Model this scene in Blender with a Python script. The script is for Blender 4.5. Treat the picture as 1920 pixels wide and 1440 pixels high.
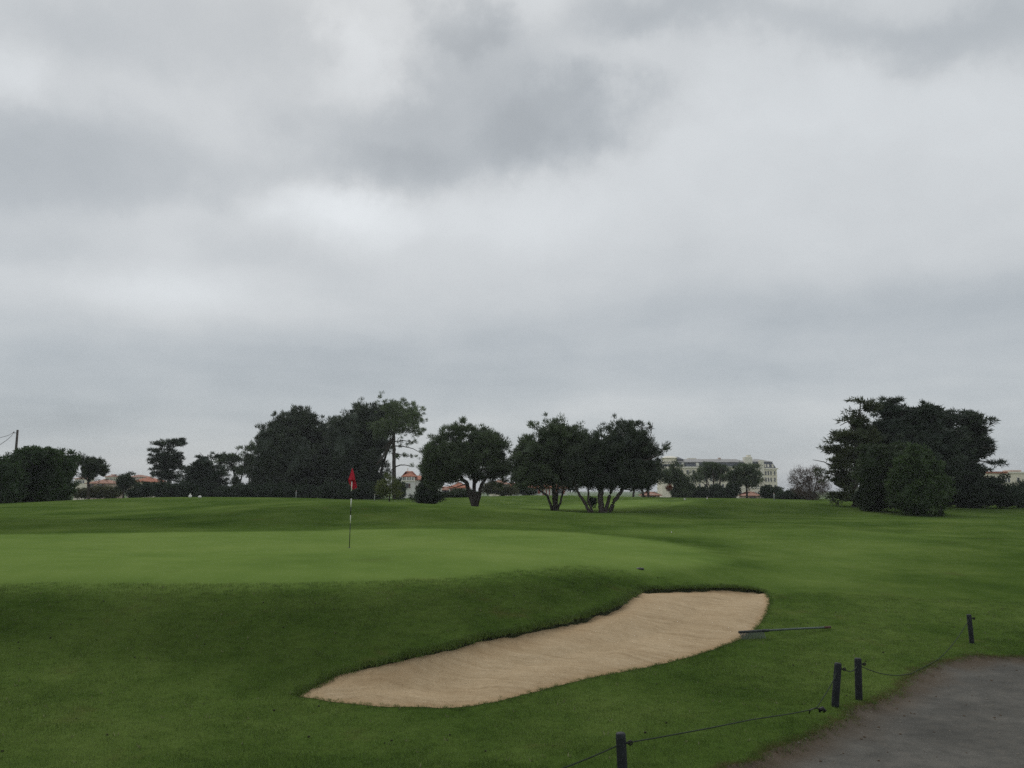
import bpy, math, random
import numpy as np
from mathutils import Vector, Matrix
from mathutils.geometry import delaunay_2d_cdt

# ------------------------------------------------------------------ camera, sky, sun, exposure
scene = bpy.context.scene
for o in list(bpy.data.objects): bpy.data.objects.remove(o)
col = scene.collection
F = 1550.0; HOR = 918.0; EYE = 2.5                      # focal length and horizon row in photo pixels (1920 x 1440)
PITCH = math.atan((HOR - 720.0) / F)
cd = bpy.data.cameras.new('camera'); cam = bpy.data.objects.new('camera', cd); col.objects.link(cam)
cd.sensor_width = 36.0; cd.lens = 36.0 * F / 1920.0; cd.clip_start = 0.1; cd.clip_end = 9000
cam.location = (0, 0, EYE); cam.rotation_euler = (math.pi / 2 + PITCH, 0, 0)
scene.camera = cam
scene.cycles.use_denoising = False; scene.cycles.max_bounces = 5; scene.cycles.diffuse_bounces = 3; scene.cycles.transparent_max_bounces = 4

SUN_EL, SUN_AZ = math.radians(42), math.radians(-14)    # azimuth from +Y towards +X
world = bpy.data.worlds.new('World'); scene.world = world; world.use_nodes = True
world.cycles.sampling_method = 'NONE'
scene.view_settings.view_transform = 'Standard'; scene.view_settings.look = 'None'
scene.view_settings.exposure = 0.0; scene.view_settings.gamma = 1.0; scene.view_settings.use_curve_mapping = False
sd = bpy.data.lights.new('sun', 'SUN'); sd.energy = 1.2; sd.angle = math.radians(28); sd.color = (1.0, 0.965, 0.91)
sun = bpy.data.objects.new('sun', sd); col.objects.link(sun)
sun_dir = Vector((math.sin(SUN_AZ) * math.cos(SUN_EL), math.cos(SUN_AZ) * math.cos(SUN_EL), math.sin(SUN_EL)))
sun.rotation_euler = sun_dir.to_track_quat('Z', 'Y').to_euler(); sun.location = (0, 0, 60)

def ray(px, py):
    xc = (px - 960.0) / F; yc = (720.0 - py) / F
    return np.array([xc, math.cos(PITCH) - math.sin(PITCH) * yc, math.sin(PITCH) + math.cos(PITCH) * yc])
def at(px, py, d):                                      # the point on that line of sight d metres ahead
    r = ray(px, py); r = r / r[1] * d
    return np.array([r[0], r[1], EYE + r[2]])
def gp(px, py, z):
    r = ray(px, py); return np.array([0, 0, EYE]) + r * ((z - EYE) / r[2])

class NT:                                               # small node-tree writer
    def __init__(s, tree): s.t = tree; s.n = tree.nodes; s.l = tree.links
    def new(s, kind, **kw):
        n = s.n.new(kind)
        for k, v in kw.items(): setattr(n, k, v)
        return n
    def put(s, sock, v):
        if hasattr(v, 'is_output'): s.l.new(v, sock)
        else: sock.default_value = v
    def m(s, op, a, b=0.0, c=0.0, clamp=False):
        n = s.new('ShaderNodeMath', operation=op, use_clamp=clamp)
        s.put(n.inputs[0], a); s.put(n.inputs[1], b)
        if len(n.inputs) > 2: s.put(n.inputs[2], c)
        return n.outputs[0]
    def v(s, op, a, b=(0, 0, 0), scale=None):
        n = s.new('ShaderNodeVectorMath', operation=op)
        s.put(n.inputs[0], a); s.put(n.inputs[1], b)
        if scale is not None: s.put(n.inputs['Scale'], scale)
        return n.outputs['Value'] if op in ('DOT_PRODUCT', 'LENGTH') else n.outputs[0]
    def noise(s, vec, scale, detail=4, rough=0.55, dist=0.0, color=False):
        n = s.new('ShaderNodeTexNoise'); n.inputs['Scale'].default_value = scale
        n.inputs['Detail'].default_value = detail; n.inputs['Roughness'].default_value = rough
        n.inputs['Distortion'].default_value = dist
        if vec is not None: s.l.new(vec, n.inputs['Vector'])
        return n.outputs['Color' if color else 0]
    def ramp(s, fac, stops, interp='LINEAR'):
        n = s.new('ShaderNodeValToRGB'); n.color_ramp.interpolation = interp
        e = n.color_ramp.elements
        while len(e) < len(stops): e.new(0.5)
        for el, (p, c) in zip(e, stops):
            el.position = p; el.color = tuple(c) + (1,) if len(c) == 3 else c
        s.put(n.inputs[0], fac); return n.outputs[0]
    def mix(s, fac, a, b, blend='MIX'):
        n = s.new('ShaderNodeMix', data_type='RGBA', blend_type=blend)
        s.put(n.inputs[0], fac)
        for i, x in ((6, a), (7, b)):
            if isinstance(x, tuple) and len(x) == 3: x = x + (1,)
            s.put(n.inputs[i], x)
        return n.outputs[2]
    def sstep(s, x, lo, hi):
        n = s.new('ShaderNodeMapRange', interpolation_type='SMOOTHSTEP')
        s.put(n.inputs[0], x); n.inputs[1].default_value = lo; n.inputs[2].default_value = hi
        return n.outputs[0]

# ---- overcast sky: clear Nishita sky seen faintly through a cloud layer laid out on a plane overhead
w = NT(world.node_tree); w.n.clear()
sky = w.new('ShaderNodeTexSky', sky_type='NISHITA', sun_disc=False)
sky.sun_elevation = SUN_EL; sky.sun_rotation = SUN_AZ
tc = w.new('ShaderNodeTexCoord'); D = w.v('NORMALIZE', tc.outputs['Generated'])
sp = w.new('ShaderNodeSeparateXYZ'); w.l.new(D, sp.inputs[0])
QO = 0.16
zz = w.m('ADD', w.m('MAXIMUM', sp.outputs[2], 0.0), QO)
Q = w.new('ShaderNodeCombineXYZ'); w.l.new(w.m('DIVIDE', sp.outputs[0], zz), Q.inputs[0]); w.l.new(w.m('DIVIDE', sp.outputs[1], zz), Q.inputs[1])
Q = Q.outputs[0]
def qpix(px, py):
    r = ray(px, py); r = r / np.linalg.norm(r); z = max(r[2], 0) + QO
    return np.array([r[0] / z, r[1] / z])
wn = w.noise(D, 5.0, 9, 0.6, color=True)
wn2 = w.noise(Q, 0.9, 3, 0.5, color=True)
warp = w.v('ADD', w.v('SCALE', w.v('SUBTRACT', wn, (0.5, 0.5, 0.5)), scale=0.52), w.v('SCALE', w.v('SUBTRACT', wn2, (0.5, 0.5, 0.5)), scale=0.20))
QW = w.v('ADD', Q, warp)
clouds = [  # px, py, rx, ry, tilt(px dy per rx), amount, hardness: the big banks of cloud and their bright gaps
    (900, 215, 410, 130, -50, -0.17, 2.4), (690, 310, 190, 50, 10, -0.07, 2.0), (1090, 235, 190, 90, -35, -0.09, 2.2),
    (150, 320, 320, 95, 20, -0.16, 2.2), (890, 25, 100, 65, 0, -0.15, 1.5), (1290, 20, 320, 62, 0, -0.14, 1.3),
    (1850, 50, 240, 80, 20, -0.14, 1.4), (330, 60, 330, 110, 0, -0.10, 1.4), (40, 470, 220, 60, 0, -0.05, 1.0),
    (470, 470, 170, 34, 10, -0.05, 1.2),
    (640, 120, 90, 85, 0, 0.13, 1.4), (1190, 85, 140, 60, 60, 0.10, 1.3), (600, 385, 190, 42, 20, 0.11, 1.4),
    (20, 130, 110, 55, 0, 0.09, 1.1), (1420, 200, 420, 120, -30, 0.05, 1.0), (930, 405, 260, 60, -20, 0.055, 1.0),
    (260, 560, 300, 48, 20, 0.10, 1.1), (1760, 560, 420, 52, -40, -0.065, 1.0), (1300, 610, 520, 45, -10, -0.05, 1.0),
    (250, 665, 520, 40, 0, -0.035, 1.0), (80, 790, 420, 45, 0, -0.075, 1.0), (1350, 775, 560, 34, -4, 0.06, 1.2),
    (850, 700, 500, 40, 0, -0.04, 1.0)]
L = None
for (px, py, rx, ry, tilt, amt, hard) in clouds:
    c0 = qpix(px, py); j1 = qpix(px + rx * .3, py + tilt * .3) - c0; j2 = qpix(px, py + ry * .3) - c0
    J = np.linalg.inv(np.column_stack([j1, j2]) / .3)
    dv = w.v('SUBTRACT', QW, (c0[0], c0[1], 0))
    a = w.v('DOT_PRODUCT', dv, (J[0, 0], J[0, 1], 0)); b = w.v('DOT_PRODUCT', dv, (J[1, 0], J[1, 1], 0))
    r2 = w.m('MULTIPLY_ADD', a, a, w.m('MULTIPLY', b, b))
    g = w.m('EXPONENT', w.m('MULTIPLY', w.m('POWER', r2, hard), -0.8))
    L = w.m('MULTIPLY_ADD', g, amt, 0.650 if L is None else L)
fb = w.m('ADD', w.m('MULTIPLY', w.noise(QW, 1.5, 5, 0.5), .55), w.m('MULTIPLY', w.noise(w.v('ADD', D, w.v('SCALE', wn, scale=.10)), 5.5, 8, 0.58), .45))
L = w.m('MULTIPLY_ADD', w.m('SUBTRACT', fb, 0.5), 0.30, L)
# thin level streaks low in the sky
stv = w.new('ShaderNodeMapping'); stv.inputs['Scale'].default_value = (1.3, 1.3, 17.0); w.l.new(D, stv.inputs[0])
stn = w.noise(stv.outputs[0], 2.2, 3, 0.5)
low = w.m('SUBTRACT', 1.0, w.sstep(sp.outputs[2], 0.10, 0.32))
L = w.m('MULTIPLY_ADD', w.m('MULTIPLY', w.m('SUBTRACT', stn, 0.5), low), 0.075, L)
L = w.m('MULTIPLY_ADD', low, -0.135, L)
L = w.m('MAXIMUM', L, 0.2)
tint = w.mix(w.sstep(L, .38, .66), w.mix(low, (0.925, 1.0, 1.06), (0.905, 1.0, 1.08)), (0.965, 1.005, 1.03))
cloudcol = w.v('SCALE', tint, scale=w.m('MULTIPLY', L, 10.0))
skyc = w.mix(0.94, sky.outputs[0], cloudcol)
bg = w.new('ShaderNodeBackground'); bg.inputs['Strength'].default_value = 0.1; w.l.new(skyc, bg.inputs[0])
wo = w.new('ShaderNodeOutputWorld'); w.l.new(bg.outputs[0], wo.inputs[0])

# ------------------------------------------------------------------ helpers
RNG = np.random.default_rng(7)
def tag(o, label=None, cat=None, group=None, kind=None):
    for k, v in (('label', label), ('category', cat), ('group', group), ('kind', kind)):
        if v: o[k] = v
    return o
def link(o, parent=None):
    col.objects.link(o)
    if parent is not None: o.parent = parent; o.matrix_parent_inverse = Matrix.Identity(4)
    return o
def empty(name, loc, label, cat, group=None, rz=0.0):
    o = bpy.data.objects.new(name, None); o.location = loc; o.rotation_euler = (0, 0, rz); o.empty_display_size = .2
    return tag(link(o), label, cat, group)
def mesh_np(name, V, T, mat, parent=None, smooth=False, attrs=None, normals=None):
    """triangle (or quad) mesh from arrays"""
    V = np.asarray(V, np.float32); T = np.asarray(T, np.int32); k = T.shape[1]
    me = bpy.data.meshes.new(name); me.vertices.add(len(V)); me.vertices.foreach_set('co', V.ravel())
    me.loops.add(T.size); me.loops.foreach_set('vertex_index', T.ravel())
    me.polygons.add(len(T)); me.polygons.foreach_set('loop_start', np.arange(0, T.size, k, dtype=np.int32))
    me.polygons.foreach_set('use_smooth', np.full(len(T), smooth))
    for nm, arr in (attrs or {}).items():
        at_ = me.attributes.new(nm, 'FLOAT', 'POINT'); at_.data.foreach_set('value', np.asarray(arr, np.float32))
    me.update(calc_edges=True); me.validate()
    if normals is not None: me.normals_split_custom_set_from_vertices(normals.tolist())
    me.materials.append(mat)
    o = bpy.data.objects.new(name, me); return link(o, parent)
class MB:                                              # collects boxes, tubes and prisms into one mesh
    def __init__(s): s.v = []; s.f = []
    def add(s, vs, fs):
        n = len(s.v); s.v += [tuple(map(float, p)) for p in vs]; s.f += [tuple(i + n for i in f) for f in fs]; return s
    def box(s, x0, x1, y0, y1, z0, z1):
        return s.add([(x, y, z) for z in (z0, z1) for y in (y0, y1) for x in (x0, x1)],
                     [(0, 2, 3, 1), (4, 5, 7, 6), (0, 1, 5, 4), (2, 6, 7, 3), (0, 4, 6, 2), (1, 3, 7, 5)])
    def tube(s, pts, rad, n=8, cap=True):
        pts = [Vector(p) for p in pts]; rad = [rad] * len(pts) if np.isscalar(rad) else list(rad)
        vs = []; up = Vector((0.31, 0.2, 0.93))
        for i, p in enumerate(pts):
            t = (pts[min(i + 1, len(pts) - 1)] - pts[max(i - 1, 0)]).normalized()
            a = t.cross(up)
            if a.length < .05: a = t.cross(Vector((1, 0, 0)))
            a.normalize(); b = t.cross(a)
            vs += [p + (a * math.cos(2 * math.pi * k / n) + b * math.sin(2 * math.pi * k / n)) * rad[i] for k in range(n)]
        fs = [(i * n + k, i * n + (k + 1) % n, (i + 1) * n + (k + 1) % n, (i + 1) * n + k) for i in range(len(pts) - 1) for k in range(n)]
        if cap: fs += [tuple(range(n - 1, -1, -1)), tuple((len(pts) - 1) * n + k for k in range(n))]
        return s.add(vs, fs)
    def build(s, name, mat, parent=None, smooth=False, origin=(0, 0, 0)):
        me = bpy.data.meshes.new(name); ox, oy, oz = origin
        me.from_pydata([(x - ox, y - oy, z - oz) for x, y, z in s.v], [], s.f); me.materials.append(mat)
        if smooth: me.polygons.foreach_set('use_smooth', [True] * len(me.polygons))
        me.update()
        o = bpy.data.objects.new(name, me); o.location = origin
        return link(o, parent)

# ------------------------------------------------------------------ materials
def mat(name, rough=0.8, spec=0.3):
    m = bpy.data.materials.new(name); m.use_nodes = True; nt = NT(m.node_tree)
    b = nt.n['Principled BSDF']; b.inputs['Roughness'].default_value = rough; b.inputs['Specular IOR Level'].default_value = spec
    return m, nt, b
def plain(name, c, rough=0.8, var=0.18, scale=3.0, spec=0.3, bump=0.0, bscale=30):
    m, nt, b = mat(name, rough, spec)
    tcn = nt.new('ShaderNodeTexCoord').outputs['Object']
    f = nt.noise(tcn, scale, 5, .6)
    lo = tuple(x * (1 - var) for x in c); hi = tuple(min(1, x * (1 + var)) for x in c)
    nt.l.new(nt.ramp(f, [(.3, lo), (.7, hi)]), b.inputs['Base Color'])
    if bump:
        bn = nt.new('ShaderNodeBump'); bn.inputs['Strength'].default_value = bump; bn.inputs['Distance'].default_value = .02
        nt.l.new(nt.noise(tcn, bscale, 4, .6), bn.inputs['Height']); nt.l.new(bn.outputs[0], b.inputs['Normal'])
    return m
def leafmat(name, dark, light, warm=None):
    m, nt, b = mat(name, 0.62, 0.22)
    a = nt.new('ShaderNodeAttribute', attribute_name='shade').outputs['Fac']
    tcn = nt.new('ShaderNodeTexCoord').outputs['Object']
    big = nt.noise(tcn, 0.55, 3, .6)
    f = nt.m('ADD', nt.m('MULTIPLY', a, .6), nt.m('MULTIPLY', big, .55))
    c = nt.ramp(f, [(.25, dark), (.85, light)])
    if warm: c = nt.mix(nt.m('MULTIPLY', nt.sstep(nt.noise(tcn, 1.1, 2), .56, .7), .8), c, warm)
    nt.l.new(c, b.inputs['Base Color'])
    tr = nt.new('ShaderNodeBsdfTranslucent'); nt.l.new(c, tr.inputs[0])
    mx = nt.new('ShaderNodeMixShader'); mx.inputs[0].default_value = .18
    nt.l.new(b.outputs[0], mx.inputs[1]); nt.l.new(tr.outputs[0], mx.inputs[2])
    nt.l.new(mx.outputs[0], nt.n['Material Output'].inputs[0])
    return m
M = {}
M['pine'] = leafmat('pine_needles', (.042, .062, .034), (.116, .156, .076))
M['pine_far'] = leafmat('dark_pine_needles', (.028, .042, .028), (.080, .104, .060))
M['pine_light'] = leafmat('light_pine_needles', (.060, .090, .042), (.155, .205, .090))
M['cypress'] = leafmat('cypress_foliage', (0.023, 0.038, 0.026), (0.056, 0.079, 0.045))
M['shrub'] = leafmat('shrub_leaves', (.018, .034, .013), (.062, .092, .034))
M['shrub_light'] = leafmat('light_shrub_leaves', (.026, .050, .017), (.082, .128, .042))
M['shrub_dark'] = leafmat('dark_shrub_leaves', (0.019, 0.035, 0.019), (0.049, 0.074, 0.037))
M['yellowgreen'] = leafmat('yellow_green_leaves', (0.061, 0.084, 0.028), (0.149, 0.172, 0.056))
M['olive'] = leafmat('olive_leaves', (0.052, 0.061, 0.028), (0.116, 0.119, 0.056))
M['hedge'] = leafmat('hedge_leaves', (0.023, 0.045, 0.018), (0.063, 0.108, 0.035))
M['autumn'] = leafmat('autumn_leaves', (.055, .040, .032), (.130, .088, .070))
M['rust'] = leafmat('rust_leaves', (.14, .05, .02), (.28, .11, .045))
M['cypress_light'] = leafmat('light_cypress_foliage', (.028, .042, .017), (.084, .102, .040))
M['bark'] = plain('pine_bark', (.055, .045, .037), .9, .4, 4, bump=.8, bscale=14)
M['bark_grey'] = plain('grey_bark', (.085, .075, .062), .9, .35, 4, bump=.8, bscale=14)

# ------------------------------------------------------------------ terrain height
ctl = []
def cz(px, py, z): p = gp(px, py, z); ctl.append((p[0], p[1], z))
def cdp(px, py, d): p = at(px, py, d); ctl.append((p[0], p[1], p[2]))
for a in [(-250, 1440, .12), (150, 1440, .05), (600, 1440, 0), (1000, 1440, 0), (1500, 1440, -.02), (2000, 1440, -.03),
          (-250, 1330, .14), (0, 1330, .12), (250, 1360, .06), (450, 1345, .03), (-250, 1225, .27), (0, 1228, .25), (160, 1238, .2), (320, 1252, .15), (440, 1275, .1), (520, 1298, .07),
          (-300, 1150, .66), (0, 1150, .66), (300, 1155, .64), (500, 1170, .59), (640, 1190, .52),
          (-300, 1090, 1.0), (0, 1090, 1.0), (300, 1090, 1.0), (500, 1090, 1.0), (760, 1088, 1.0), (900, 1080, 1.0), (1000, 1067, .98), (1100, 1064, .93), (1210, 1060, .84),
          (640, 1258, .24), (760, 1230, .38), (880, 1198, .45), (1000, 1174, .48), (1100, 1148, .50), (1210, 1104, .52), (1320, 1102, .47), (1430, 1106, .36),
          (760, 1160, .67), (900, 1135, .735), (1000, 1115, .75), (1100, 1105, .725),
          (1440, 1140, .2), (1405, 1188, .1), (1200, 1252, .03), (1000, 1298, 0), (780, 1328, 0), (620, 1316, .02), (557, 1304, .06),
          (1430, 1050, .6), (1330, 1075, .66), (1600, 1200, .04), (1800, 1150, .1), (1550, 1120, .28), (1900, 1100, .25), (2300, 1100, .25), (1700, 1050, .5), (1950, 1040, .52), (2400, 1040, .55),
          (1800, 1260, -.02), (2200, 1250, 0), (1300, 1330, 0),
          (300, 1045, 1.02), (655, 1027, 1.0), (950, 1032, .99), (1150, 1040, .9), (1330, 1040, .72), (-300, 1000, 1.1), (0, 1000, 1.1), (400, 998, 1.1), (800, 990, 1.1), (1000, 1000, 1.05), (1200, 1000, .9)]: cz(*a)
for a in [(-100, 978, 34), (0, 990, 30), (200, 986, 31), (-150, 948, 64), (0, 945, 62), (200, 935, 60), (400, 933, 60), (600, 935, 57), (420, 980, 33.5), (420, 957, 40), (560, 983, 33), (560, 950, 40), (650, 981, 33), (650, 948, 40), (300, 962, 41), (150, 968, 38), (480, 943, 47), (250, 948, 50),
          (700, 940, 47), (760, 943, 45), (850, 949, 43), (1000, 957, 44), (1100, 962, 44), (700, 979, 33.5), (850, 981, 34), (1000, 984, 34), (1000, 965, 40), (850, 960, 39),
          (893, 953, 70), (800, 945, 74), (1040, 957, 68), (1140, 961, 64), (850, 955, 55), (980, 960, 55), (850, 940, 95), (960, 933, 104), (1010, 929, 110), (730, 938, 92),
          (1200, 950, 84), (1100, 953, 84), (1250, 938, 100), (1180, 937.5, 100), (1310, 938, 98), (1200, 962, 58), (1350, 934.5, 67), (1290, 944, 66), (1350, 964, 58), (1350, 950, 61.5), (1230, 958, 63), (1300, 985, 38), (1400, 987, 36), (1500, 985, 36), (1450, 970, 52), (1350, 973, 49), (1250, 970, 52), (1500, 941, 72), (1430, 938, 69), (1600, 946, 70), (1500, 958, 60), (1600, 963, 58),
          (1750, 967, 57), (1640, 957, 62), (1680, 1000, 36), (1850, 985, 40), (1900, 951, 72), (2200, 950, 74)]: cdp(*a)
for x, y, z in [(-60, 130, .6), (-25, 130, .6), (0, 140, .6), (30, 145, .7), (60, 135, .8), (100, 130, .8), (-110, 120, .6), (-120, 60, 1.3), (120, 60, 1.0), (-60, 40, 1.1), (60, 30, .6),
                (0, 0, .85), (-12, 0, .8), (12, 0, .6), (0, -15, .9), (-25, 8, .3), (25, 8, .1), (-40, -10, .8), (40, -10, .6), (0, 4.2, .35), (5, 4, .25), (-6, 4, .35)]: ctl.append((x, y, z))
ctl = np.array(ctl)
def tps_k(d2): return np.where(d2 > 1e-9, .5 * d2 * np.log(np.maximum(d2, 1e-9)), 0.0)
_P = ctl[:, :2] / 20.0; _n = len(ctl)
_A = np.zeros((_n + 3, _n + 3)); _A[:_n, :_n] = tps_k(((_P[:, None] - _P[None]) ** 2).sum(-1)) + np.eye(_n) * 1.2e-5
_A[:_n, _n] = 1; _A[:_n, _n + 1:] = _P; _A[_n:, :_n] = _A[:_n, _n:].T
_W = np.linalg.solve(_A, np.concatenate([ctl[:, 2], np.zeros(3)]))
def vhash(ix, iy, s):
    h = (ix.astype(np.int64) * 374761393 + iy.astype(np.int64) * 668265263 + s * 1442695041) & 0x7fffffff
    h = ((h ^ (h >> 13)) * 1274126177) & 0x7fffffff
    return ((h ^ (h >> 16)) & 0xffff) / 65535.0
def vnoise(x, y, s=0):
    ix = np.floor(x); iy = np.floor(y); fx = x - ix; fy = y - iy; fx = fx * fx * (3 - 2 * fx); fy = fy * fy * (3 - 2 * fy)
    a = vhash(ix, iy, s); b = vhash(ix + 1, iy, s); c = vhash(ix, iy + 1, s); d = vhash(ix + 1, iy + 1, s)
    return (a + (b - a) * fx) * (1 - fy) + (c + (d - c) * fx) * fy - .5
def sm(x, lo, hi): t = np.clip((x - lo) / (hi - lo), 0, 1); return t * t * (3 - 2 * t)
def H(x, y):
    x = np.atleast_1d(np.asarray(x, float)); y = np.atleast_1d(np.asarray(y, float)); out = np.empty(len(x))
    for i in range(0, len(x), 20000):
        q = np.column_stack([np.clip(x[i:i + 20000], -130, 130), np.clip(y[i:i + 20000], -20, 150)]) / 20.0
        out[i:i + 20000] = tps_k(((q[:, None] - _P[None]) ** 2).sum(-1)) @ _W[:_n] + _W[_n] + q @ _W[_n + 1:]
    r = np.hypot(x, y); far = sm(r, 118, 210)
    out = out * (1 - far) + far * (-1.5 - 2.5 * sm(r, 250, 700))
    return out + .02 * vnoise(x / 1.7, y / 1.7, 3) + .035 * vnoise(x / 4.3, y / 4.3, 5) * sm(r, 8, 20)
def h1(x, y): return float(H([x], [y])[0])
def hit(px, py):                                        # where the line of sight meets the terrain
    r = ray(px, py); r = r / r[1]; d = np.concatenate([np.arange(5.5, 40, .02), np.arange(40, 150, .1)])
    z = EYE + r[2] * d; hh = H(r[0] * d, d); k = np.nonzero(z < hh)[0]
    k = k[0] if len(k) else len(d) - 1
    return np.array([r[0] * d[k], d[k]])

# ------------------------------------------------------------------ outlines on the ground
def smooth_poly(pix, step, jit=0.0, seed=1):
    P = np.array([hit(*p) for p in pix]); n = len(P); out = []
    for i in range(n):                                  # centripetal-ish Catmull-Rom
        a, b, c, d = P[i - 1], P[i], P[(i + 1) % n], P[(i + 2) % n]
        k = max(2, int(np.linalg.norm(c - b) / step))
        for t in np.linspace(0, 1, k, endpoint=False):
            out.append(.5 * ((2 * b) + (c - a) * t + (2 * a - 5 * b + 4 * c - d) * t * t + (3 * b - a - 3 * c + d) * t ** 3))
    out = np.array(out)
    if jit: out += jit * np.column_stack([vnoise(out[:, 0] * 6, out[:, 1] * 6, seed), vnoise(out[:, 0] * 6, out[:, 1] * 6, seed + 1)])
    return out
bunk_back = [(1440, 1114), (1420, 1105), (1380, 1101), (1320, 1101), (1260, 1103), (1210, 1104), (1188, 1114), (1162, 1131), (1100, 1153), (1040, 1168), (1000, 1177), (940, 1187), (880, 1200), (820, 1217), (760, 1232), (720, 1241), (680, 1251), (640, 1262), (610, 1276), (580, 1291)]
bunk_front = [(557, 1304), (600, 1313), (660, 1321), (720, 1326), (780, 1328), (850, 1327), (920, 1319), (1000, 1299), (1080, 1278), (1180, 1258), (1260, 1241), (1330, 1221), (1384, 1200), (1412, 1184), (1432, 1160), (1442, 1136)]
bunker = smooth_poly(bunk_back + bunk_front, .055, .03, 11)
green = smooth_poly([(-260, 1095), (0, 1094), (300, 1094), (600, 1092), (800, 1086), (900, 1078), (1000, 1067), (1120, 1065), (1240, 1064), (1320, 1058), (1338, 1046), (1300, 1028), (1200, 1011), (1060, 999), (800, 992), (500, 997), (0, 1003), (-260, 1005)], .25)
fairway = smooth_poly([(1385, 1052), (1330, 1020), (1240, 1006), (1100, 995), (1250, 990), (1500, 992), (1760, 1000), (1740, 1030), (1660, 1062), (1560, 1096), (1460, 1102), (1340, 1092), (1230, 1082), (1200, 1074), (1330, 1068)], .3)
far_green = smooth_poly([(1000, 951), (1130, 941), (1240, 938.5), (1310, 940), (1290, 946), (1240, 949.5), (1180, 952), (1080, 955)], .7)
pe = [hit(*p) for p in [(1330, 1468), (1385, 1440), (1440, 1415), (1500, 1386), (1560, 1352), (1620, 1322), (1680, 1291), (1726, 1262), (1768, 1239), (1810, 1231), (1870, 1229), (1930, 1230)]]
pe = [np.array([1.5, 5.2])] + pe + [np.array([12.5, 12.1]), np.array([26, 12.5]), np.array([26, 1.0]), np.array([1.5, 1.0])]
_o = []
for i in range(len(pe)):
    a, b = pe[i], pe[(i + 1) % len(pe)]; k = max(1, int(np.linalg.norm(b - a) / .1))
    for t in range(k): _o.append(a + (b - a) * t / k)
path = np.array(_o); path += .16 * np.column_stack([vnoise(path[:, 0] * 2, path[:, 1] * 2, 21), vnoise(path[:, 0] * 2, path[:, 1] * 2, 22)]) + .07 * np.column_stack([vnoise(path[:, 0] * 9, path[:, 1] * 9, 23), vnoise(path[:, 0] * 9, path[:, 1] * 9, 24)])
def inside(P, poly):
    x, y = P[:, 0], P[:, 1]; c = np.zeros(len(P), bool)
    bb = (x > poly[:, 0].min()) & (x < poly[:, 0].max()) & (y > poly[:, 1].min()) & (y < poly[:, 1].max())
    xs, ys = x[bb], y[bb]; cc = np.zeros(len(xs), bool)
    for (x1, y1), (x2, y2) in zip(poly, np.roll(poly, -1, 0)):
        if y1 == y2: continue
        cc ^= ((y1 > ys) != (y2 > ys)) & (xs < (x2 - x1) * (ys - y1) / (y2 - y1) + x1)
    c[bb] = cc; return c
def dist(P, poly, near=3.0):                            # distance to an outline, capped
    out = np.full(len(P), float(near))
    bb = (P[:, 0] > poly[:, 0].min() - near) & (P[:, 0] < poly[:, 0].max() + near) & (P[:, 1] > poly[:, 1].min() - near) & (P[:, 1] < poly[:, 1].max() + near)
    idx = np.nonzero(bb)[0]; A = poly; B = np.roll(poly, -1, 0); AB = B - A; L2 = (AB ** 2).sum(1) + 1e-12
    for i in range(0, len(idx), 4000):
        k = idx[i:i + 4000]; q = P[k][:, None] - A[None]; t = np.clip((q * AB[None]).sum(-1) / L2, 0, 1)
        out[k] = np.minimum(near, np.sqrt((((q - t[..., None] * AB[None]) ** 2).sum(-1)).min(1)))
    return out

# ------------------------------------------------------------------ ground sheet, cut along the outlines
def grid(x0, x1, y0, y1, s, jit=.35):
    gx, gy = np.meshgrid(np.arange(x0, x1, s), np.arange(y0, y1, s * .9)); gx = gx + (np.arange(gx.shape[0])[:, None] % 2) * s * .5
    P = np.column_stack([gx.ravel(), gy.ravel()]); return P + RNG.uniform(-jit, jit, P.shape) * s
near = grid(-13, 15, 4.5, 21, .17)
mid = grid(-45, 45, 1, 60, .6); mid = mid[~((mid[:, 0] > -13) & (mid[:, 0] < 15) & (mid[:, 1] > 4.5) & (mid[:, 1] < 21))]
mf = grid(-130, 130, -20, 160, 1.7); mf = mf[~((np.abs(mf[:, 0]) < 45) & (mf[:, 1] > 1) & (mf[:, 1] < 60))]
fr = grid(-520, 520, -60, 620, 16); fr = fr[~((np.abs(fr[:, 0]) < 130) & (fr[:, 1] > -20) & (fr[:, 1] < 160))]
vf = grid(-3000, 3000, -300, 3000, 160); vf = vf[~((np.abs(vf[:, 0]) < 520) & (vf[:, 1] > -60) & (vf[:, 1] < 620))]
pts = np.concatenate([near, mid, mf, fr, vf])
outl = [bunker, path, green, fairway, far_green]
keep = np.ones(len(pts), bool)
for poly, gap in zip(outl, (.045, .06, .15, .2, .5)): keep &= dist(pts, poly, 3) > gap
pts = pts[keep]
verts = [Vector(p) for p in pts]; edges = []
for poly in outl:
    n0 = len(verts); verts += [Vector(p) for p in poly]; edges += [(n0 + i, n0 + (i + 1) % len(poly)) for i in range(len(poly))]
cv, ce, cf, *_ = delaunay_2d_cdt(verts, edges, [], 0, 1e-6)
XY = np.array([(v.x, v.y) for v in cv]); TR = np.array(cf, np.int32)
ZZ = H(XY[:, 0], XY[:, 1])
e = .05 + .004 * np.hypot(XY[:, 0], XY[:, 1])
NX = (H(XY[:, 0] + e, XY[:, 1]) - H(XY[:, 0] - e, XY[:, 1])) / (2 * e); NY = (H(XY[:, 0], XY[:, 1] + e) - H(XY[:, 0], XY[:, 1] - e)) / (2 * e)
NN = np.column_stack([-NX, -NY, np.ones(len(NX))]); NN /= np.linalg.norm(NN, axis=1)[:, None]
dg = dist(XY, green, 3) * np.where(inside(XY, green), 1, -1); df = dist(XY, fairway, 3) * np.where(inside(XY, fairway), 1, -1)
dfg = dist(XY, far_green, 3) * np.where(inside(XY, far_green), 1, -1)
wob = .5 * vnoise(XY[:, 0] / .8, XY[:, 1] / .8, 9)
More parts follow.
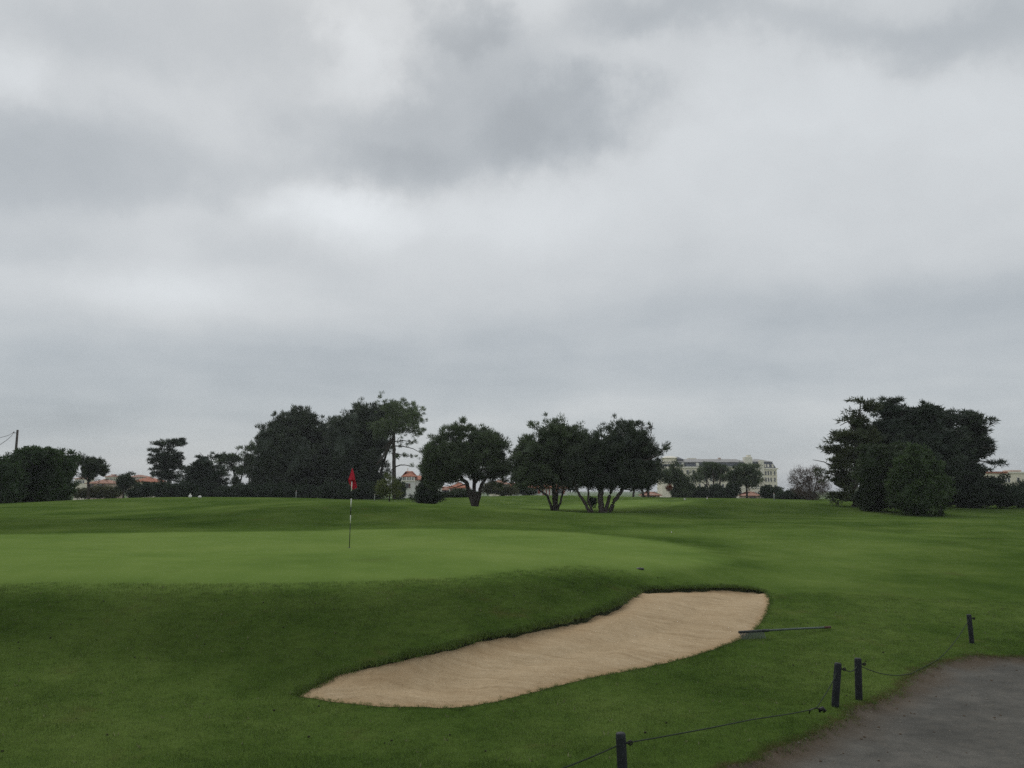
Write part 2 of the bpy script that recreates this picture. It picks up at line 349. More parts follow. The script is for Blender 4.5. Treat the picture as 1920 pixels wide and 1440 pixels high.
mow = np.maximum.reduce([sm(dg + wob * .6, -.75, .35), .42 * sm(df + wob, -1.2, 1.2), .95 * sm(dfg + wob, -.8, .8)])
mound_shade_polys = [smooth_poly(q, 1.0) for q in (  # mound faces: slope shade put into the colour of the longer rough
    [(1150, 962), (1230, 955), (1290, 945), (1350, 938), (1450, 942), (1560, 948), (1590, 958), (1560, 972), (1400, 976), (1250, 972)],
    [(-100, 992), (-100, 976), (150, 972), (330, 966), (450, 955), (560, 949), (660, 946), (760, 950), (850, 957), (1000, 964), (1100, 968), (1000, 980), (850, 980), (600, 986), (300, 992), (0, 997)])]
bank = smooth_poly([(-260, 1112), (300, 1112), (600, 1108), (800, 1102), (1000, 1086), (1150, 1079), (1205, 1092), (1150, 1132), (1000, 1174), (880, 1198), (760, 1229), (640, 1259), (560, 1300), (480, 1288), (350, 1258), (200, 1236), (0, 1215), (-260, 1212)], .4)  # bunker bank, its slope shade also put into the grass colour
def slope_shade_at(P):
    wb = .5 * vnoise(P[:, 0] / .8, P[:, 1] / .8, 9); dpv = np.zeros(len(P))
    for q in mound_shade_polys: dpv = np.maximum(dpv, sm(dist(P, q, 5) * np.where(inside(P, q), 1, -1) + wb * 3, -2.2, 2.2))
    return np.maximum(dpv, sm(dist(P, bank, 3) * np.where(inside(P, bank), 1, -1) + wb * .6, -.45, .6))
deep = slope_shade_at(XY)
dp = dist(XY, path, 3); ip = inside(XY, path)
C = XY[TR].mean(1)
reg = np.zeros(len(TR), int)
for k, poly in ((3, fairway), (2, green), (4, far_green), (5, path), (1, bunker)): reg[inside(C, poly)] = k
ZP = ZZ - .05 * sm(dp, 0, .12) * ip
dirt = np.where(ip, 1 - sm(dp + .3 * vnoise(XY[:, 0] / .35, XY[:, 1] / .35, 31), .0, .55), 1 - sm(dp, .0, .05))

# grass shading: one recipe, the mowing height and the painted slope shade read from the mesh
m, nt, b = mat('mown_grass', .9, .0); M['grass'] = m
tcn = nt.new('ShaderNodeTexCoord').outputs['Object']
mw = nt.new('ShaderNodeAttribute', attribute_name='mow').outputs['Fac']
n1 = nt.m('MULTIPLY_ADD', nt.noise(tcn, .28, 3, .6), 1.7, -.35); n2 = nt.noise(tcn, 2.1, 4, .65); n3 = nt.noise(tcn, 34, 3, .7); n4 = nt.noise(tcn, 140, 2, .7)
f = nt.m('ADD', nt.m('ADD', nt.m('MULTIPLY', n1, .42), nt.m('MULTIPLY', n2, .26)), nt.m('ADD', nt.m('MULTIPLY', n3, .22), nt.m('MULTIPLY', n4, .18)))
rough_c = nt.ramp(f, [(.33, (.034, .065, .013)), (.5, (.066, .110, .023)), (.69, (.112, .162, .040))])
slope_shade_f = nt.new('ShaderNodeAttribute', attribute_name='deep').outputs['Fac']
rough_c = nt.mix(nt.m('MULTIPLY', slope_shade_f, .55), rough_c, nt.ramp(f, [(.33, (.017, .036, .007)), (.69, (.056, .088, .020))]))  # painted slope shade darkens the rough
green_c = nt.ramp(f, [(.33, (.090, .146, .034)), (.5, (.120, .182, .044)), (.69, (.152, .214, .057))])
c = nt.mix(mw, rough_c, green_c)
dry = nt.m('MULTIPLY', nt.sstep(nt.noise(tcn, .9, 5, .7), .57, .74), nt.m('SUBTRACT', .6, nt.m('MULTIPLY', mw, .4)))
c = nt.mix(dry, c, (.088, .088, .030))
drt = nt.new('ShaderNodeAttribute', attribute_name='dirt').outputs['Fac']
c = nt.mix(nt.m('MULTIPLY', drt, .8), c, (.05, .036, .02))
nt.l.new(c, b.inputs['Base Color'])
bn = nt.new('ShaderNodeBump'); bn.inputs['Distance'].default_value = .03
nt.put(bn.inputs['Strength'], nt.m('SUBTRACT', .75, nt.m('MULTIPLY', mw, .5)))
nt.l.new(nt.m('ADD', n3, nt.m('MULTIPLY', n4, .6)), bn.inputs['Height']); nt.l.new(bn.outputs[0], b.inputs['Normal'])

m, nt, b = mat('worn_tarmac', .92, .2); M['path'] = m
tcn = nt.new('ShaderNodeTexCoord').outputs['Object']
n1 = nt.noise(tcn, .9, 4, .6); n2 = nt.noise(tcn, 6, 4, .7); n3 = nt.noise(tcn, 90, 3, .75)
f = nt.m('ADD', nt.m('ADD', nt.m('MULTIPLY', n1, .4), nt.m('MULTIPLY', n2, .25)), nt.m('MULTIPLY', n3, .35))
c = nt.ramp(f, [(.33, (.033, .033, .029)), (.5, (.082, .079, .069)), (.69, (.175, .165, .144))])
drt = nt.new('ShaderNodeAttribute', attribute_name='dirt').outputs['Fac']
c = nt.mix(nt.m('MULTIPLY', nt.m('ADD', nt.m('MULTIPLY', drt, .9), nt.m('MULTIPLY', nt.sstep(n2, .5, .7), .15)), .85, clamp=True), c, nt.ramp(n3, [(.3, (.035, .024, .013)), (.7, (.12, .082, .047))]))
nt.l.new(c, b.inputs['Base Color'])
bn = nt.new('ShaderNodeBump'); bn.inputs['Strength'].default_value = .7; bn.inputs['Distance'].default_value = .015
nt.l.new(n3, bn.inputs['Height']); nt.l.new(bn.outputs[0], b.inputs['Normal'])

m, nt, b = mat('bunker_sand', .95, .1); M['sand'] = m
tcn = nt.new('ShaderNodeTexCoord').outputs['Object']
n1 = nt.noise(tcn, 1.1, 4, .6); n2 = nt.noise(tcn, 7, 4, .7); n3 = nt.noise(tcn, 60, 3, .85)
mp = nt.new('ShaderNodeMapping'); mp.inputs['Rotation'].default_value = (0, 0, -.75); mp.inputs['Scale'].default_value = (.7, 13, 1); nt.l.new(nt.v('ADD', tcn, nt.v('SCALE', nt.noise(tcn, .8, 2, color=True), scale=.6)), mp.inputs[0])
rk_ = nt.noise(mp.outputs[0], 1.0, 3, .6)
f = nt.m('ADD', nt.m('ADD', nt.m('MULTIPLY', n1, .20), nt.m('MULTIPLY', n2, .20)), nt.m('ADD', nt.m('MULTIPLY', n3, .38), nt.m('MULTIPLY', rk_, .22)))
c = nt.ramp(f, [(.34, (.27, .185, .100)), (.5, (.44, .330, .200)), (.66, (.59, .468, .310))])
edge_tone = nt.new('ShaderNodeAttribute', attribute_name='edge_tone').outputs['Fac']
c = nt.mix(nt.m('MULTIPLY', edge_tone, .55), c, (.36, .225, .11))
sp_ = nt.sstep(nt.noise(tcn, 42, 2, .5), .71, .75)
c = nt.mix(nt.m('MULTIPLY', sp_, .6), c, (.14, .095, .06))
nt.l.new(c, b.inputs['Base Color'])
bn = nt.new('ShaderNodeBump'); bn.inputs['Strength'].default_value = .8; bn.inputs['Distance'].default_value = .02
nt.l.new(nt.m('ADD', nt.m('ADD', n3, nt.m('MULTIPLY', rk_, 1.2)), nt.m('MULTIPLY', n2, .7)), bn.inputs['Height']); nt.l.new(bn.outputs[0], b.inputs['Normal'])

def region(name, k, material, Z):
    t = TR[reg == k]; u, inv = np.unique(t, return_inverse=True)
    o = mesh_np(name, np.column_stack([XY[u], Z[u]]), inv.reshape(t.shape), material, None, True,
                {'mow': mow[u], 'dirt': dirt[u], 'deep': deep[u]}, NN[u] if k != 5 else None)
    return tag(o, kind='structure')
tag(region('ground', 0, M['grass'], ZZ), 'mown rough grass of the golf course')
tag(region('putting_green', 2, M['grass'], ZZ), 'pale closely mown putting green around the flag')
tag(region('fairway', 3, M['grass'], ZZ), 'mown fairway grass right of the putting green')
tag(region('far_putting_green', 4, M['grass'], ZZ), 'pale strip of another putting green behind the pines')
tag(region('path', 5, M['path'], ZP), 'worn dark tarmac path in the lower right corner')

# ---- bunker: sand bowl and the turf lip round it
nb = len(bunker); cen = bunker.mean(0)
seg = np.roll(bunker, -1, 0) - np.roll(bunker, 1, 0); area = .5 * np.sum(bunker[:, 0] * np.roll(bunker[:, 1], -1) - np.roll(bunker[:, 0], -1) * bunker[:, 1])
nrm = np.column_stack([seg[:, 1], -seg[:, 0]]) * np.sign(area); nrm /= np.linalg.norm(nrm, axis=1)[:, None]       # outward
facing = sm(nrm[:, 1], -.15, .55)                         # the far edge is undercut, the near edge runs out level
alng = sm(bunker[:, 0], -2.4, 1.0)
lip0 = .010 + facing * (.022 + .062 * alng)
lip = np.maximum(lip0 * (1 + facing * (.15 * vnoise(bunker[:, 0] * 1.6, bunker[:, 1] * 1.6, 41) + .55 * vnoise(bunker[:, 0] * 5, bunker[:, 1] * 5, 42))), .008)
hb = H(bunker[:, 0], bunker[:, 1])
sg = grid(bunker[:, 0].min(), bunker[:, 0].max(), bunker[:, 1].min(), bunker[:, 1].max(), .085, .3)
sg = sg[inside(sg, bunker)]; sg = sg[dist(sg, bunker, 3) > .04]
sv, _, sf, *_ = delaunay_2d_cdt([Vector(p) for p in np.concatenate([bunker, sg])], [(i, (i + 1) % nb) for i in range(nb)], [], 1, 1e-6)
SX = np.array([(v.x, v.y) for v in sv]); sd_ = dist(SX, bunker, 6)
nearest = np.array([int(np.argmin(((bunker - p) ** 2).sum(1))) for p in SX])
fac_s = np.zeros(len(SX)); lip_s = np.zeros(len(SX))
for i in range(0, len(SX), 2000):
    d2 = ((SX[i:i + 2000, None] - bunker[None]) ** 2).sum(-1); wgt = 1 / (d2 + .03) ** 2; wgt /= wgt.sum(1)[:, None]
    fac_s[i:i + 2000] = wgt @ facing; lip_s[i:i + 2000] = wgt @ lip0 + np.exp(-(sd_[i:i + 2000] / .10) ** 2) * (lip - lip0)[nearest[i:i + 2000]]
bowl = .20 * sm(sd_, 0, 1.7) * (1 - .45 * fac_s)
qd = lambda P: np.column_stack([np.ones(len(P)), P, P[:, 0] * P[:, 1], P ** 2])
qc = np.linalg.lstsq(qd(bunker), hb - lip0, rcond=None)[0]
SZ = qd(SX) @ qc - bowl + np.exp(-(sd_ / .22) ** 2) * (hb - lip0 - qd(bunker) @ qc)[nearest] + np.exp(-(sd_ / .09) ** 2) * (lip0 - lip)[nearest]
ang = .45; su = SX[:, 0] * math.cos(ang) + SX[:, 1] * math.sin(ang); sv_ = -SX[:, 0] * math.sin(ang) + SX[:, 1] * math.cos(ang)
rak = vnoise(su / 1.6, sv_ / .2 + .8 * vnoise(SX[:, 0] / .9, SX[:, 1] / .9, 52), 51)
SZ += sm(sd_, .05, .5) * (.014 * rak + .020 * vnoise(SX[:, 0] / .55, SX[:, 1] / .55, 53) + .018 * vnoise(SX[:, 0] / .2, SX[:, 1] / .2, 54))
edge_tone = np.clip((1 - fac_s) * (1 - sm(sd_, .02, .16)) + .6 * fac_s * (1 - sm(sd_, .15, .6)) * (.7 + vnoise(SX[:, 0] * 3, SX[:, 1] * 3, 55)), 0, 1)  # browner tone towards the sand's edge, wider along the far side
o = mesh_np('bunker_sand', np.column_stack([SX, SZ]), [list(f) for f in sf], M['sand'], None, True, {'edge_tone': edge_tone})
tag(o, 'raked tan sand lying in the bunker', kind='structure')
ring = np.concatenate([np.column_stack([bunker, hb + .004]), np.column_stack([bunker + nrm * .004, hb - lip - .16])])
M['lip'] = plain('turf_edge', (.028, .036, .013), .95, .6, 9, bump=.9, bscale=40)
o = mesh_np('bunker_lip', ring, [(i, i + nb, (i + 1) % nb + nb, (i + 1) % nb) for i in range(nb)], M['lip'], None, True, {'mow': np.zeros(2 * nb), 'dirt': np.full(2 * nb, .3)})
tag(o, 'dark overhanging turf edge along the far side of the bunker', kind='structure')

# ---- grass blades where single blades still show (near rough, lip, path edge)
def tuft(name, n, hgt, wid, spread, lean, seed, mt):
    r = np.random.default_rng(seed); p = r.normal(0, spread, (n, 2)); a = r.uniform(0, 6.283, n); h = hgt * r.uniform(.55, 1.2, n)
    ln = r.uniform(.1, lean, n) * h; la = r.uniform(0, 6.283, n); V = np.zeros((n, 3, 3)); s = np.column_stack([np.cos(a), np.sin(a)]) * wid * .5
    V[:, 0, :2] = p - s; V[:, 1, :2] = p + s; V[:, 2, :2] = p + np.column_stack([np.cos(la), np.sin(la)]) * ln[:, None]; V[:, 2, 2] = h; V[:, :2, 2] = -.006
    me = bpy.data.meshes.new(name); me.from_pydata(V.reshape(-1, 3).tolist(), [], np.arange(3 * n).reshape(-1, 3).tolist()); me.materials.append(mt)
    return bpy.data.objects.new(name, me)
def blade_mat(name, lo, mid_, hi):
    m, nt, b = mat(name, .6, .25)
    oi = nt.new('ShaderNodeObjectInfo'); geo = nt.new('ShaderNodeNewGeometry')
    n1 = nt.m('MULTIPLY_ADD', nt.noise(geo.outputs['Position'], .28, 3, .6), 1.7, -.35); n2 = nt.noise(geo.outputs['Position'], 2.1, 4, .65)
    f = nt.m('ADD', nt.m('ADD', nt.m('MULTIPLY', n1, .42), nt.m('MULTIPLY', n2, .26)), nt.m('ADD', nt.m('MULTIPLY', oi.outputs['Random'], .14), nt.m('MULTIPLY', geo.outputs['Random Per Island'], .22)))
    c = nt.ramp(f, [(.34, lo), (.52, mid_), (.70, hi)])
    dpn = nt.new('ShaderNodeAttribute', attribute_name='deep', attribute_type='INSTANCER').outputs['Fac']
    c = nt.mix(nt.m('MULTIPLY', dpn, .55), c, nt.ramp(f, [(.34, tuple(x * .5 for x in lo)), (.70, tuple(x * .52 for x in hi))])); nt.l.new(c, b.inputs['Base Color'])  # blades take the same painted slope shade
    tr = nt.new('ShaderNodeBsdfTranslucent'); nt.l.new(c, tr.inputs[0]); mx = nt.new('ShaderNodeMixShader'); mx.inputs[0].default_value = .25
    nt.l.new(b.outputs[0], mx.inputs[1]); nt.l.new(tr.outputs[0], mx.inputs[2]); nt.l.new(mx.outputs[0], nt.n['Material Output'].inputs[0])
    return m
M['blade'] = blade_mat('grass_blades', (.044, .081, .014), (.084, .136, .026), (.150, .206, .053))
M['blade_dry'] = blade_mat('dry_grass_blades', (.07, .075, .022), (.13, .105, .045), (.22, .17, .085))
def ground_z(P): return H(P[:, 0], P[:, 1]) - .05 * sm(dist(P, path, 3), 0, .12) * inside(P, path)
def scatter(name, P, scale, protos, label, cat='grass'):
    V = np.column_stack([P, ground_z(P)]); me = bpy.data.meshes.new(name + '_points'); me.vertices.add(len(V)); me.vertices.foreach_set('co', V.astype(np.float32).ravel())
    for nm, arr, ty in (('size', scale, 'FLOAT'), ('turn', RNG.uniform(0, 6.283, len(V)), 'FLOAT'), ('deep', slope_shade_at(P), 'FLOAT')):
        me.attributes.new(nm, ty, 'POINT').data.foreach_set('value', np.asarray(arr, np.float32))
    me.update(); o = link(bpy.data.objects.new(name, me)); tag(o, label, cat, kind='stuff')
    g = bpy.data.node_groups.new(name, 'GeometryNodeTree')
    g.interface.new_socket('Geometry', in_out='INPUT', socket_type='NodeSocketGeometry'); g.interface.new_socket('Geometry', in_out='OUTPUT', socket_type='NodeSocketGeometry')
    gi = g.nodes.new('NodeGroupInput'); go = g.nodes.new('NodeGroupOutput'); ip_ = g.nodes.new('GeometryNodeInstanceOnPoints')
    gj = g.nodes.new('GeometryNodeJoinGeometry') if False else g.nodes.new('GeometryNodeGeometryToInstance')
    for pr in protos[::-1]:
        oi = g.nodes.new('GeometryNodeObjectInfo'); oi.inputs[0].default_value = pr; oi.transform_space = 'ORIGINAL'; g.links.new(oi.outputs['Geometry'], gj.inputs[0])
    g.links.new(gi.outputs[0], ip_.inputs['Points']); g.links.new(gj.outputs[0], ip_.inputs['Instance']); ip_.inputs['Pick Instance'].default_value = True
    rv = g.nodes.new('FunctionNodeRandomValue'); rv.data_type = 'INT'; rv.inputs[4].default_value = 0; rv.inputs[5].default_value = len(protos) - 1; g.links.new(rv.outputs[2], ip_.inputs['Instance Index'])
    for nm, sock, comb in (('size', 'Scale', False), ('turn', 'Rotation', True)):
        na = g.nodes.new('GeometryNodeInputNamedAttribute'); na.data_type = 'FLOAT'; na.inputs[0].default_value = nm
        if comb: cx = g.nodes.new('ShaderNodeCombineXYZ'); g.links.new(na.outputs[0], cx.inputs[2]); g.links.new(cx.outputs[0], ip_.inputs[sock])
        else: g.links.new(na.outputs[0], ip_.inputs[sock])
    g.links.new(ip_.outputs[0], go.inputs[0])
    md = o.modifiers.new('scatter', 'NODES'); md.node_group = g
    return o
tufts = [tuft('tuft', 30, .026, .0045, .055, .9, s, M['blade']) for s in range(4)]
gx = grid(-9.5, 11, 5.4, 18, .085, .5)
gx = gx[(np.abs(gx[:, 0]) < gx[:, 1] * .66 + .6)]
ok = ~inside(gx, bunker) & ~inside(gx, path) & ~inside(gx, green)
gx = gx[ok]; dens = 1 - .6 * sm(gx[:, 1], 11, 18); gx = gx[RNG.uniform(0, 1, len(gx)) < dens]
scatter('grass', gx, RNG.uniform(.6, 1.25, len(gx)) * (1 + .5 * vnoise(gx[:, 0] / .5, gx[:, 1] / .5, 61)), tufts, 'short rough grass round the bunker and path')
ed = np.repeat(bunker, 5, 0) + np.repeat(nrm, 5, 0) * RNG.uniform(-.03, .05, (nb * 5, 1)) + RNG.normal(0, .025, (nb * 5, 2))
long_t = [tuft('tuft', 22, .04, .005, .03, 1.3, 20 + s, M['blade']) for s in range(4)]
scatter('bunker_edge_grass', ed, RNG.uniform(.35, 1.25, len(ed)) * (.55 + .8 * np.repeat(facing, 5)), long_t, 'longer grass fringe hanging round the bunker edge')
pp = path[(path[:, 1] > 5.3) & (path[:, 0] < 14)]; pp = np.repeat(pp, 9, 0) + RNG.normal(0, .055, (len(pp) * 9, 2))
dry_t = [tuft('tuft', 16, .035, .005, .04, 1.6, 40 + s, M['blade_dry'] if s < 2 else M['blade']) for s in range(4)]
scatter('path_edge_grass', pp, RNG.uniform(.4, 1.1, len(pp)), dry_t, 'ragged half dry grass along the path edge')
def lump_proto(name, r, flat, seed, mt, n=7):
    q = np.random.default_rng(seed); V = [(0, 0, r * flat)]; F_ = []
    for j, (k, z) in enumerate(((.7, .75), (1.0, .2), (.9, -.3))):
        for i in range(n): a = 2 * math.pi * i / n; w_ = k * r * q.uniform(.75, 1.2); V.append((w_ * math.cos(a), w_ * math.sin(a), z * r * flat))
    for i in range(n): F_.append((0, 1 + i, 1 + (i + 1) % n))
    for j in range(2):
        for i in range(n): a = 1 + j * n + i; b_ = 1 + j * n + (i + 1) % n; F_.append((a, a + n, b_ + n, b_))
    me = bpy.data.meshes.new(name); me.from_pydata(V, [], F_); me.materials.append(mt); return bpy.data.objects.new(name, me)
M['cast'] = plain('dark_soil', (.022, .018, .011), .95, .3, 20); M['stone'] = plain('path_grit', (.17, .155, .13), .9, .45, 9); M['fleck'] = plain('dry_leaf_fleck', (.24, .23, .13), .8, .35, 9); M['clod'] = plain('brown_litter', (.075, .048, .026), .95, .4, 12)
fg = gx[RNG.choice(len(gx), 620, replace=False)] + RNG.normal(0, .05, (620, 2)); fg = fg[~inside(fg, bunker) & ~inside(fg, path)]
scatter('worm_casts', fg[:150], RNG.uniform(.2, 1.0, len(fg[:150])) ** 1.5, [lump_proto('cast', .016, 1.3, s_, M['cast']) for s_ in range(3)], 'dark worm casts dotted over the near grass', 'soil')
scatter('leaf_flecks', fg[150:], RNG.uniform(.4, 1.2, len(fg[150:])), [tuft('fleck', 3, .034, .012, .012, 1.0, 70 + s_, M['fleck']) for s_ in range(3)], 'pale dead leaf flecks scattered in the near grass', 'leaf litter')
pg = np.column_stack([RNG.uniform(1.5, 11, 5200), RNG.uniform(5.5, 12.8, 5200)]); pg = pg[inside(pg, path)]; pd0 = dist(pg, path, 3)
pg = pg[RNG.uniform(0, 1, len(pg)) < .18 + .82 * np.exp(-pd0 / .25)]
scatter('path_grit', pg, RNG.uniform(.3, 1.0, len(pg)) ** 1.6, [lump_proto('grit', .016, .7, 80 + s_, M['stone'] if s_ < 2 else M['clod'], 6) for s_ in range(4)], 'loose grit and litter on the tarmac path', 'grit')
# ------------------------------------------------------------------ trees and shrubs
def unit(v): return v / np.maximum(np.linalg.norm(v, axis=-1, keepdims=True), 1e-9)
def dnoise(d, fr, seed):                                # lumpy noise over directions
    return (vnoise(d[:, 0] * fr + 7.1, d[:, 1] * fr + d[:, 2] * fr * .7, seed) + vnoise(d[:, 2] * fr + 3.3, d[:, 0] * fr - d[:, 1] * fr * .6, seed + 1)) 
def leaf_tris(P, Dr, L_, W_, rng):
    S = unit(np.cross(Dr, rng.normal(size=P.shape))); V = np.empty((len(P), 3, 3))
    V[:, 0] = P - S * W_[:, None] * .5; V[:, 1] = P + S * W_[:, None] * .5; V[:, 2] = P + Dr * L_[:, None]
    return V.reshape(-1, 3)
STY = {  # clump radius, leaves per clump, leaf length, width, up bias, flatness
    'pine': dict(cr=.27, k=44, L=.24, W=.055, up=.65, flat=.85),
    'pinefar': dict(cr=.40, k=44, L=.34, W=.085, up=.6, flat=.9),
    'wisp': dict(cr=.30, k=26, L=.26, W=.045, up=.5, flat=.7),
    'cypress': dict(cr=.40, k=44, L=.32, W=.08, up=.25, flat=.45),
    'shrub': dict(cr=.26, k=44, L=.17, W=.085, up=.25, flat=.9),
    'hedge': dict(cr=.24, k=46, L=.16, W=.085, up=.2, flat=.95),
    'twig': dict(cr=.36, k=26, L=.22, W=.035, up=.7, flat=1.0)}
def crown_mesh(lobes, style, seed, dens=1.0, core=.72, boxy=2.0, lump=.30, gap=0.0):
    """lobes: (centre xyz, radii xyz, density). Returns vertices, triangles, shade and clump centres."""
    st = STY[style]; rng = np.random.default_rng(seed); Vs, Ss, cl = [], [], []; Tc = []; ncore = 0
    for li, (c, r, dn) in enumerate(lobes):
        c = np.array(c, float); r = np.array(r, float)
        A = 4 * math.pi * ((r[0] * r[1]) ** 1.6 / 3 + (r[0] * r[2]) ** 1.6 / 3 + (r[1] * r[2]) ** 1.6 / 3) ** (1 / 1.6)
        n = max(6, int(dens * dn * A / (st['cr'] ** 2 * 1.05)))
        d = unit(rng.normal(size=(n, 3)))
        if boxy > 2: d = d / (np.abs(d) ** boxy).sum(1, keepdims=True) ** (1 / boxy)
        fr = np.where(rng.uniform(size=n) < .72, rng.uniform(.70, 1.04, n) + .16 * rng.uniform(0, 1, n) ** 4, rng.uniform(.35, .85, n))
        fr = fr * (1 + lump * dnoise(d, 2.6, seed + li * 5) + .8 * lump * dnoise(d, 7.0, seed + li * 5 + 2))
        cc = c + d * r * fr[:, None]
        keep = np.ones(n, bool)
        if gap: g3 = vnoise(cc[:, 0] / .9 + cc[:, 1] * .4, cc[:, 2] / .8, seed + 900) + vnoise(cc[:, 1] / .9 - cc[:, 0] * .3, cc[:, 2] / .8 + 5, seed + 901); keep &= g3 > gap - .5
        for lj, (c2, r2, dn2) in enumerate(lobes):      # drop clumps well inside a neighbour
            if lj != li and dn2 >= .6: keep &= ((((cc - c2) / r2) ** 2).sum(1) > .45)
        cc = cc[keep]; out = unit(d[keep] * r); n = len(cc)
        if n == 0: continue
        cl.append(cc); k = st['k']; shade = np.repeat(np.clip(rng.normal(.5, .22, n), 0, 1), k)
        cr = st['cr'] * rng.uniform(.65, 1.35, n)
        off = unit(rng.normal(size=(n * k, 3))) * (rng.uniform(0, 1, n * k) ** .5)[:, None]; off[:, 2] *= st['flat']
        P = np.repeat(cc, k, 0) + off * np.repeat(cr, k)[:, None]
        Dr = unit(off * .8 + np.repeat(out, k, 0) * .5 + np.array([0, 0, st['up']]) + rng.normal(0, .45, (n * k, 3)))
        Vs.append(leaf_tris(P, Dr, st['L'] * rng.uniform(.6, 1.3, n * k), st['W'] * rng.uniform(.7, 1.3, n * k), rng)); Ss.append(np.repeat(shade, 3))
    V = np.concatenate(Vs); S = np.concatenate(Ss); T = np.arange(len(V)).reshape(-1, 3)
    if core > 0:                                        # the close-set inner foliage, as an uneven body
        for li, (c, r, dn) in enumerate(lobes):
            if dn < .8: continue
            nu, nv = 22, 12; th = np.linspace(0, 2 * math.pi, nu, endpoint=False); ph = np.linspace(.04, math.pi - .04, nv)
            tt, pp_ = np.meshgrid(th, ph); d = np.column_stack([(np.sin(pp_) * np.cos(tt)).ravel(), (np.sin(pp_) * np.sin(tt)).ravel(), np.cos(pp_).ravel()])
            db = d / (np.abs(d) ** boxy).sum(1, keepdims=True) ** (1 / boxy) if boxy > 2 else d
            q = np.array(c) + db * np.array(r) * (core * (1 + lump * dnoise(db, 2.6, seed + li * 5) + .35 * dnoise(d, 5.0, seed + li * 5 + 2)))[:, None]
            i0 = len(V); ids = np.arange(nu * nv).reshape(nv, nu); a = ids[:-1]; b_ = np.roll(a, -1, 1); c_ = ids[1:]; d_ = np.roll(c_, -1, 1)
            t = np.concatenate([np.stack([a, c_, b_], -1).reshape(-1, 3), np.stack([b_, c_, d_], -1).reshape(-1, 3)]) + i0
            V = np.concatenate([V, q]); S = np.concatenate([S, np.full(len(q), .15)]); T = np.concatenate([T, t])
    return V, T, S, (np.concatenate(cl) if cl else np.zeros((0, 3)))
def plant(name, label, cat, d, base, lobes, style, leaf, trunks=(), bark='bark', group=None, seed=1, dens=1.0, core=.72, boxy=2.0, lump=.30,
          depth=.85, twigs=0, crown_name='crown', bare=(), gap=None):
    """one tree or shrub; outline in photo pixels, depth from its distance d and its own width"""
    s = d / F; rng = np.random.default_rng(seed + 100)
    bx = at(base, 900, d)[0]; bz = h1(bx, d); root = empty(name, (bx, d, bz), label, cat, group); O = np.array([bx, d, bz])
    lb = []
    wpx = max(l[0] + l[2] for l in lobes) - min(l[0] - l[2] for l in lobes)
    for l in lobes:
        px, py, rx, ry = l[:4]; dn = l[4] if len(l) > 4 else 1.0
        oy = l[5] if len(l) > 5 else rng.uniform(-.22, .22) * wpx * depth
        c = at(px, py, d) + np.array([0, oy * s, 0]) - O
        k_ = 1.07 if style in ('pine', 'pinefar') else 1.0
        lb.append((c, np.array([rx * s * k_, max(rx, ry * .7) * s * depth, ry * s * k_]), dn))
    piney = style in ('pine', 'pinefar', 'wisp', 'cypress')
    V, T, S, cl = crown_mesh(lb, style, seed, dens, core, boxy, lump * (2.0 if piney else 1.0), (.36 if piney else 0) if gap is None else gap)
    V[:, 2] = np.maximum(V[:, 2], -.05)
    mesh_np(crown_name, V, T, M[leaf], root, False, {'shade': S})
    if trunks or bare:
        mb = MB()
        for tr in trunks:                               # (px, py, radius px[, depth px])
            P = [at(p[0], p[1], d) + np.array([0, (p[3] if len(p) > 3 else 0) * s, 0]) - O for p in tr]
            R = [p[2] * s for p in tr]
            if tr[0][1] > 920: P[0][2] = -.25; P.insert(1, P[0] + (P[1] - P[0]) * .12 + np.array([0, 0, .12])); R.insert(1, R[0] * .98); R[0] *= 1.35
            Q_, R_ = [], []
            for i in range(len(P) - 1):                 # resample with a little crookedness
                for t in np.linspace(0, 1, 5, endpoint=False):
                    Q_.append(P[i] + (P[i + 1] - P[i]) * t + (rng.normal(0, .18, 3) * R[i] if t > 0 else 0)); R_.append(R[i] + (R[i + 1] - R[i]) * t)
            Q_.append(P[-1]); R_.append(R[-1]); mb.tube(Q_, R_, 9)
        ends = np.array([np.array(v) for v in mb.v]) if mb.v else np.zeros((1, 3))
        if twigs and len(cl):
            for i in rng.choice(len(cl), min(twigs, len(cl)), replace=False):
                k = np.argmin(((ends - cl[i]) ** 2).sum(1) + .8 * (ends[:, 2] > cl[i][2]) * 9); a = ends[k]; L_ = np.linalg.norm(cl[i] - a)
                if L_ < .3 or L_ > 5: continue
                mid1 = a * .6 + cl[i] * .4 + np.array([0, 0, -.06 * L_]) + rng.normal(0, .05 * L_, 3)
                r0 = .012 + .012 * L_
                mb.tube([a, mid1, cl[i]], [r0 * 1.6, r0, r0 * .4], 5, False)
        mb.build('trunk', M[bark], root, True)
    return root

PINES = 'wind-shaped pines standing behind the green'
plant('pine_tree', 'broad domed pine on a single forked trunk, nearest the white tower house', 'tree', 70, 893,
      [(872, 832, 52, 31), (838, 852, 42, 30), (912, 846, 36, 32), (818, 880, 27, 22), (930, 872, 24, 22), (868, 862, 56, 28), (842, 876, 34, 20, .9), (905, 880, 32, 18, .7), (940, 893, 16, 16, .8), (812, 903, 15, 12, .7), (850, 895, 26, 9, .35)],
      'pine', 'pine', [[(893, 955, 5.3), (892, 935, 4.9), (890, 922, 4.6)], [(890, 924, 4.6), (876, 907, 3.8), (860, 892, 3), (842, 872, 2), (828, 858, 1)], [(892, 924, 4), (903, 908, 3.2), (914, 892, 2.4), (922, 872, 1.2)], [(890, 924, 4), (889, 900, 3.4, 10), (884, 872, 2.2, 14), (878, 840, 1)], [(860, 892, 2.4), (838, 890, 1.6), (818, 894, .8)], [(892, 905, 2.6), (905, 880, 2, -12), (912, 850, 1)]],
      group=PINES, seed=3, gap=.08, dens=1.0, lump=.17, core=0, twigs=70)
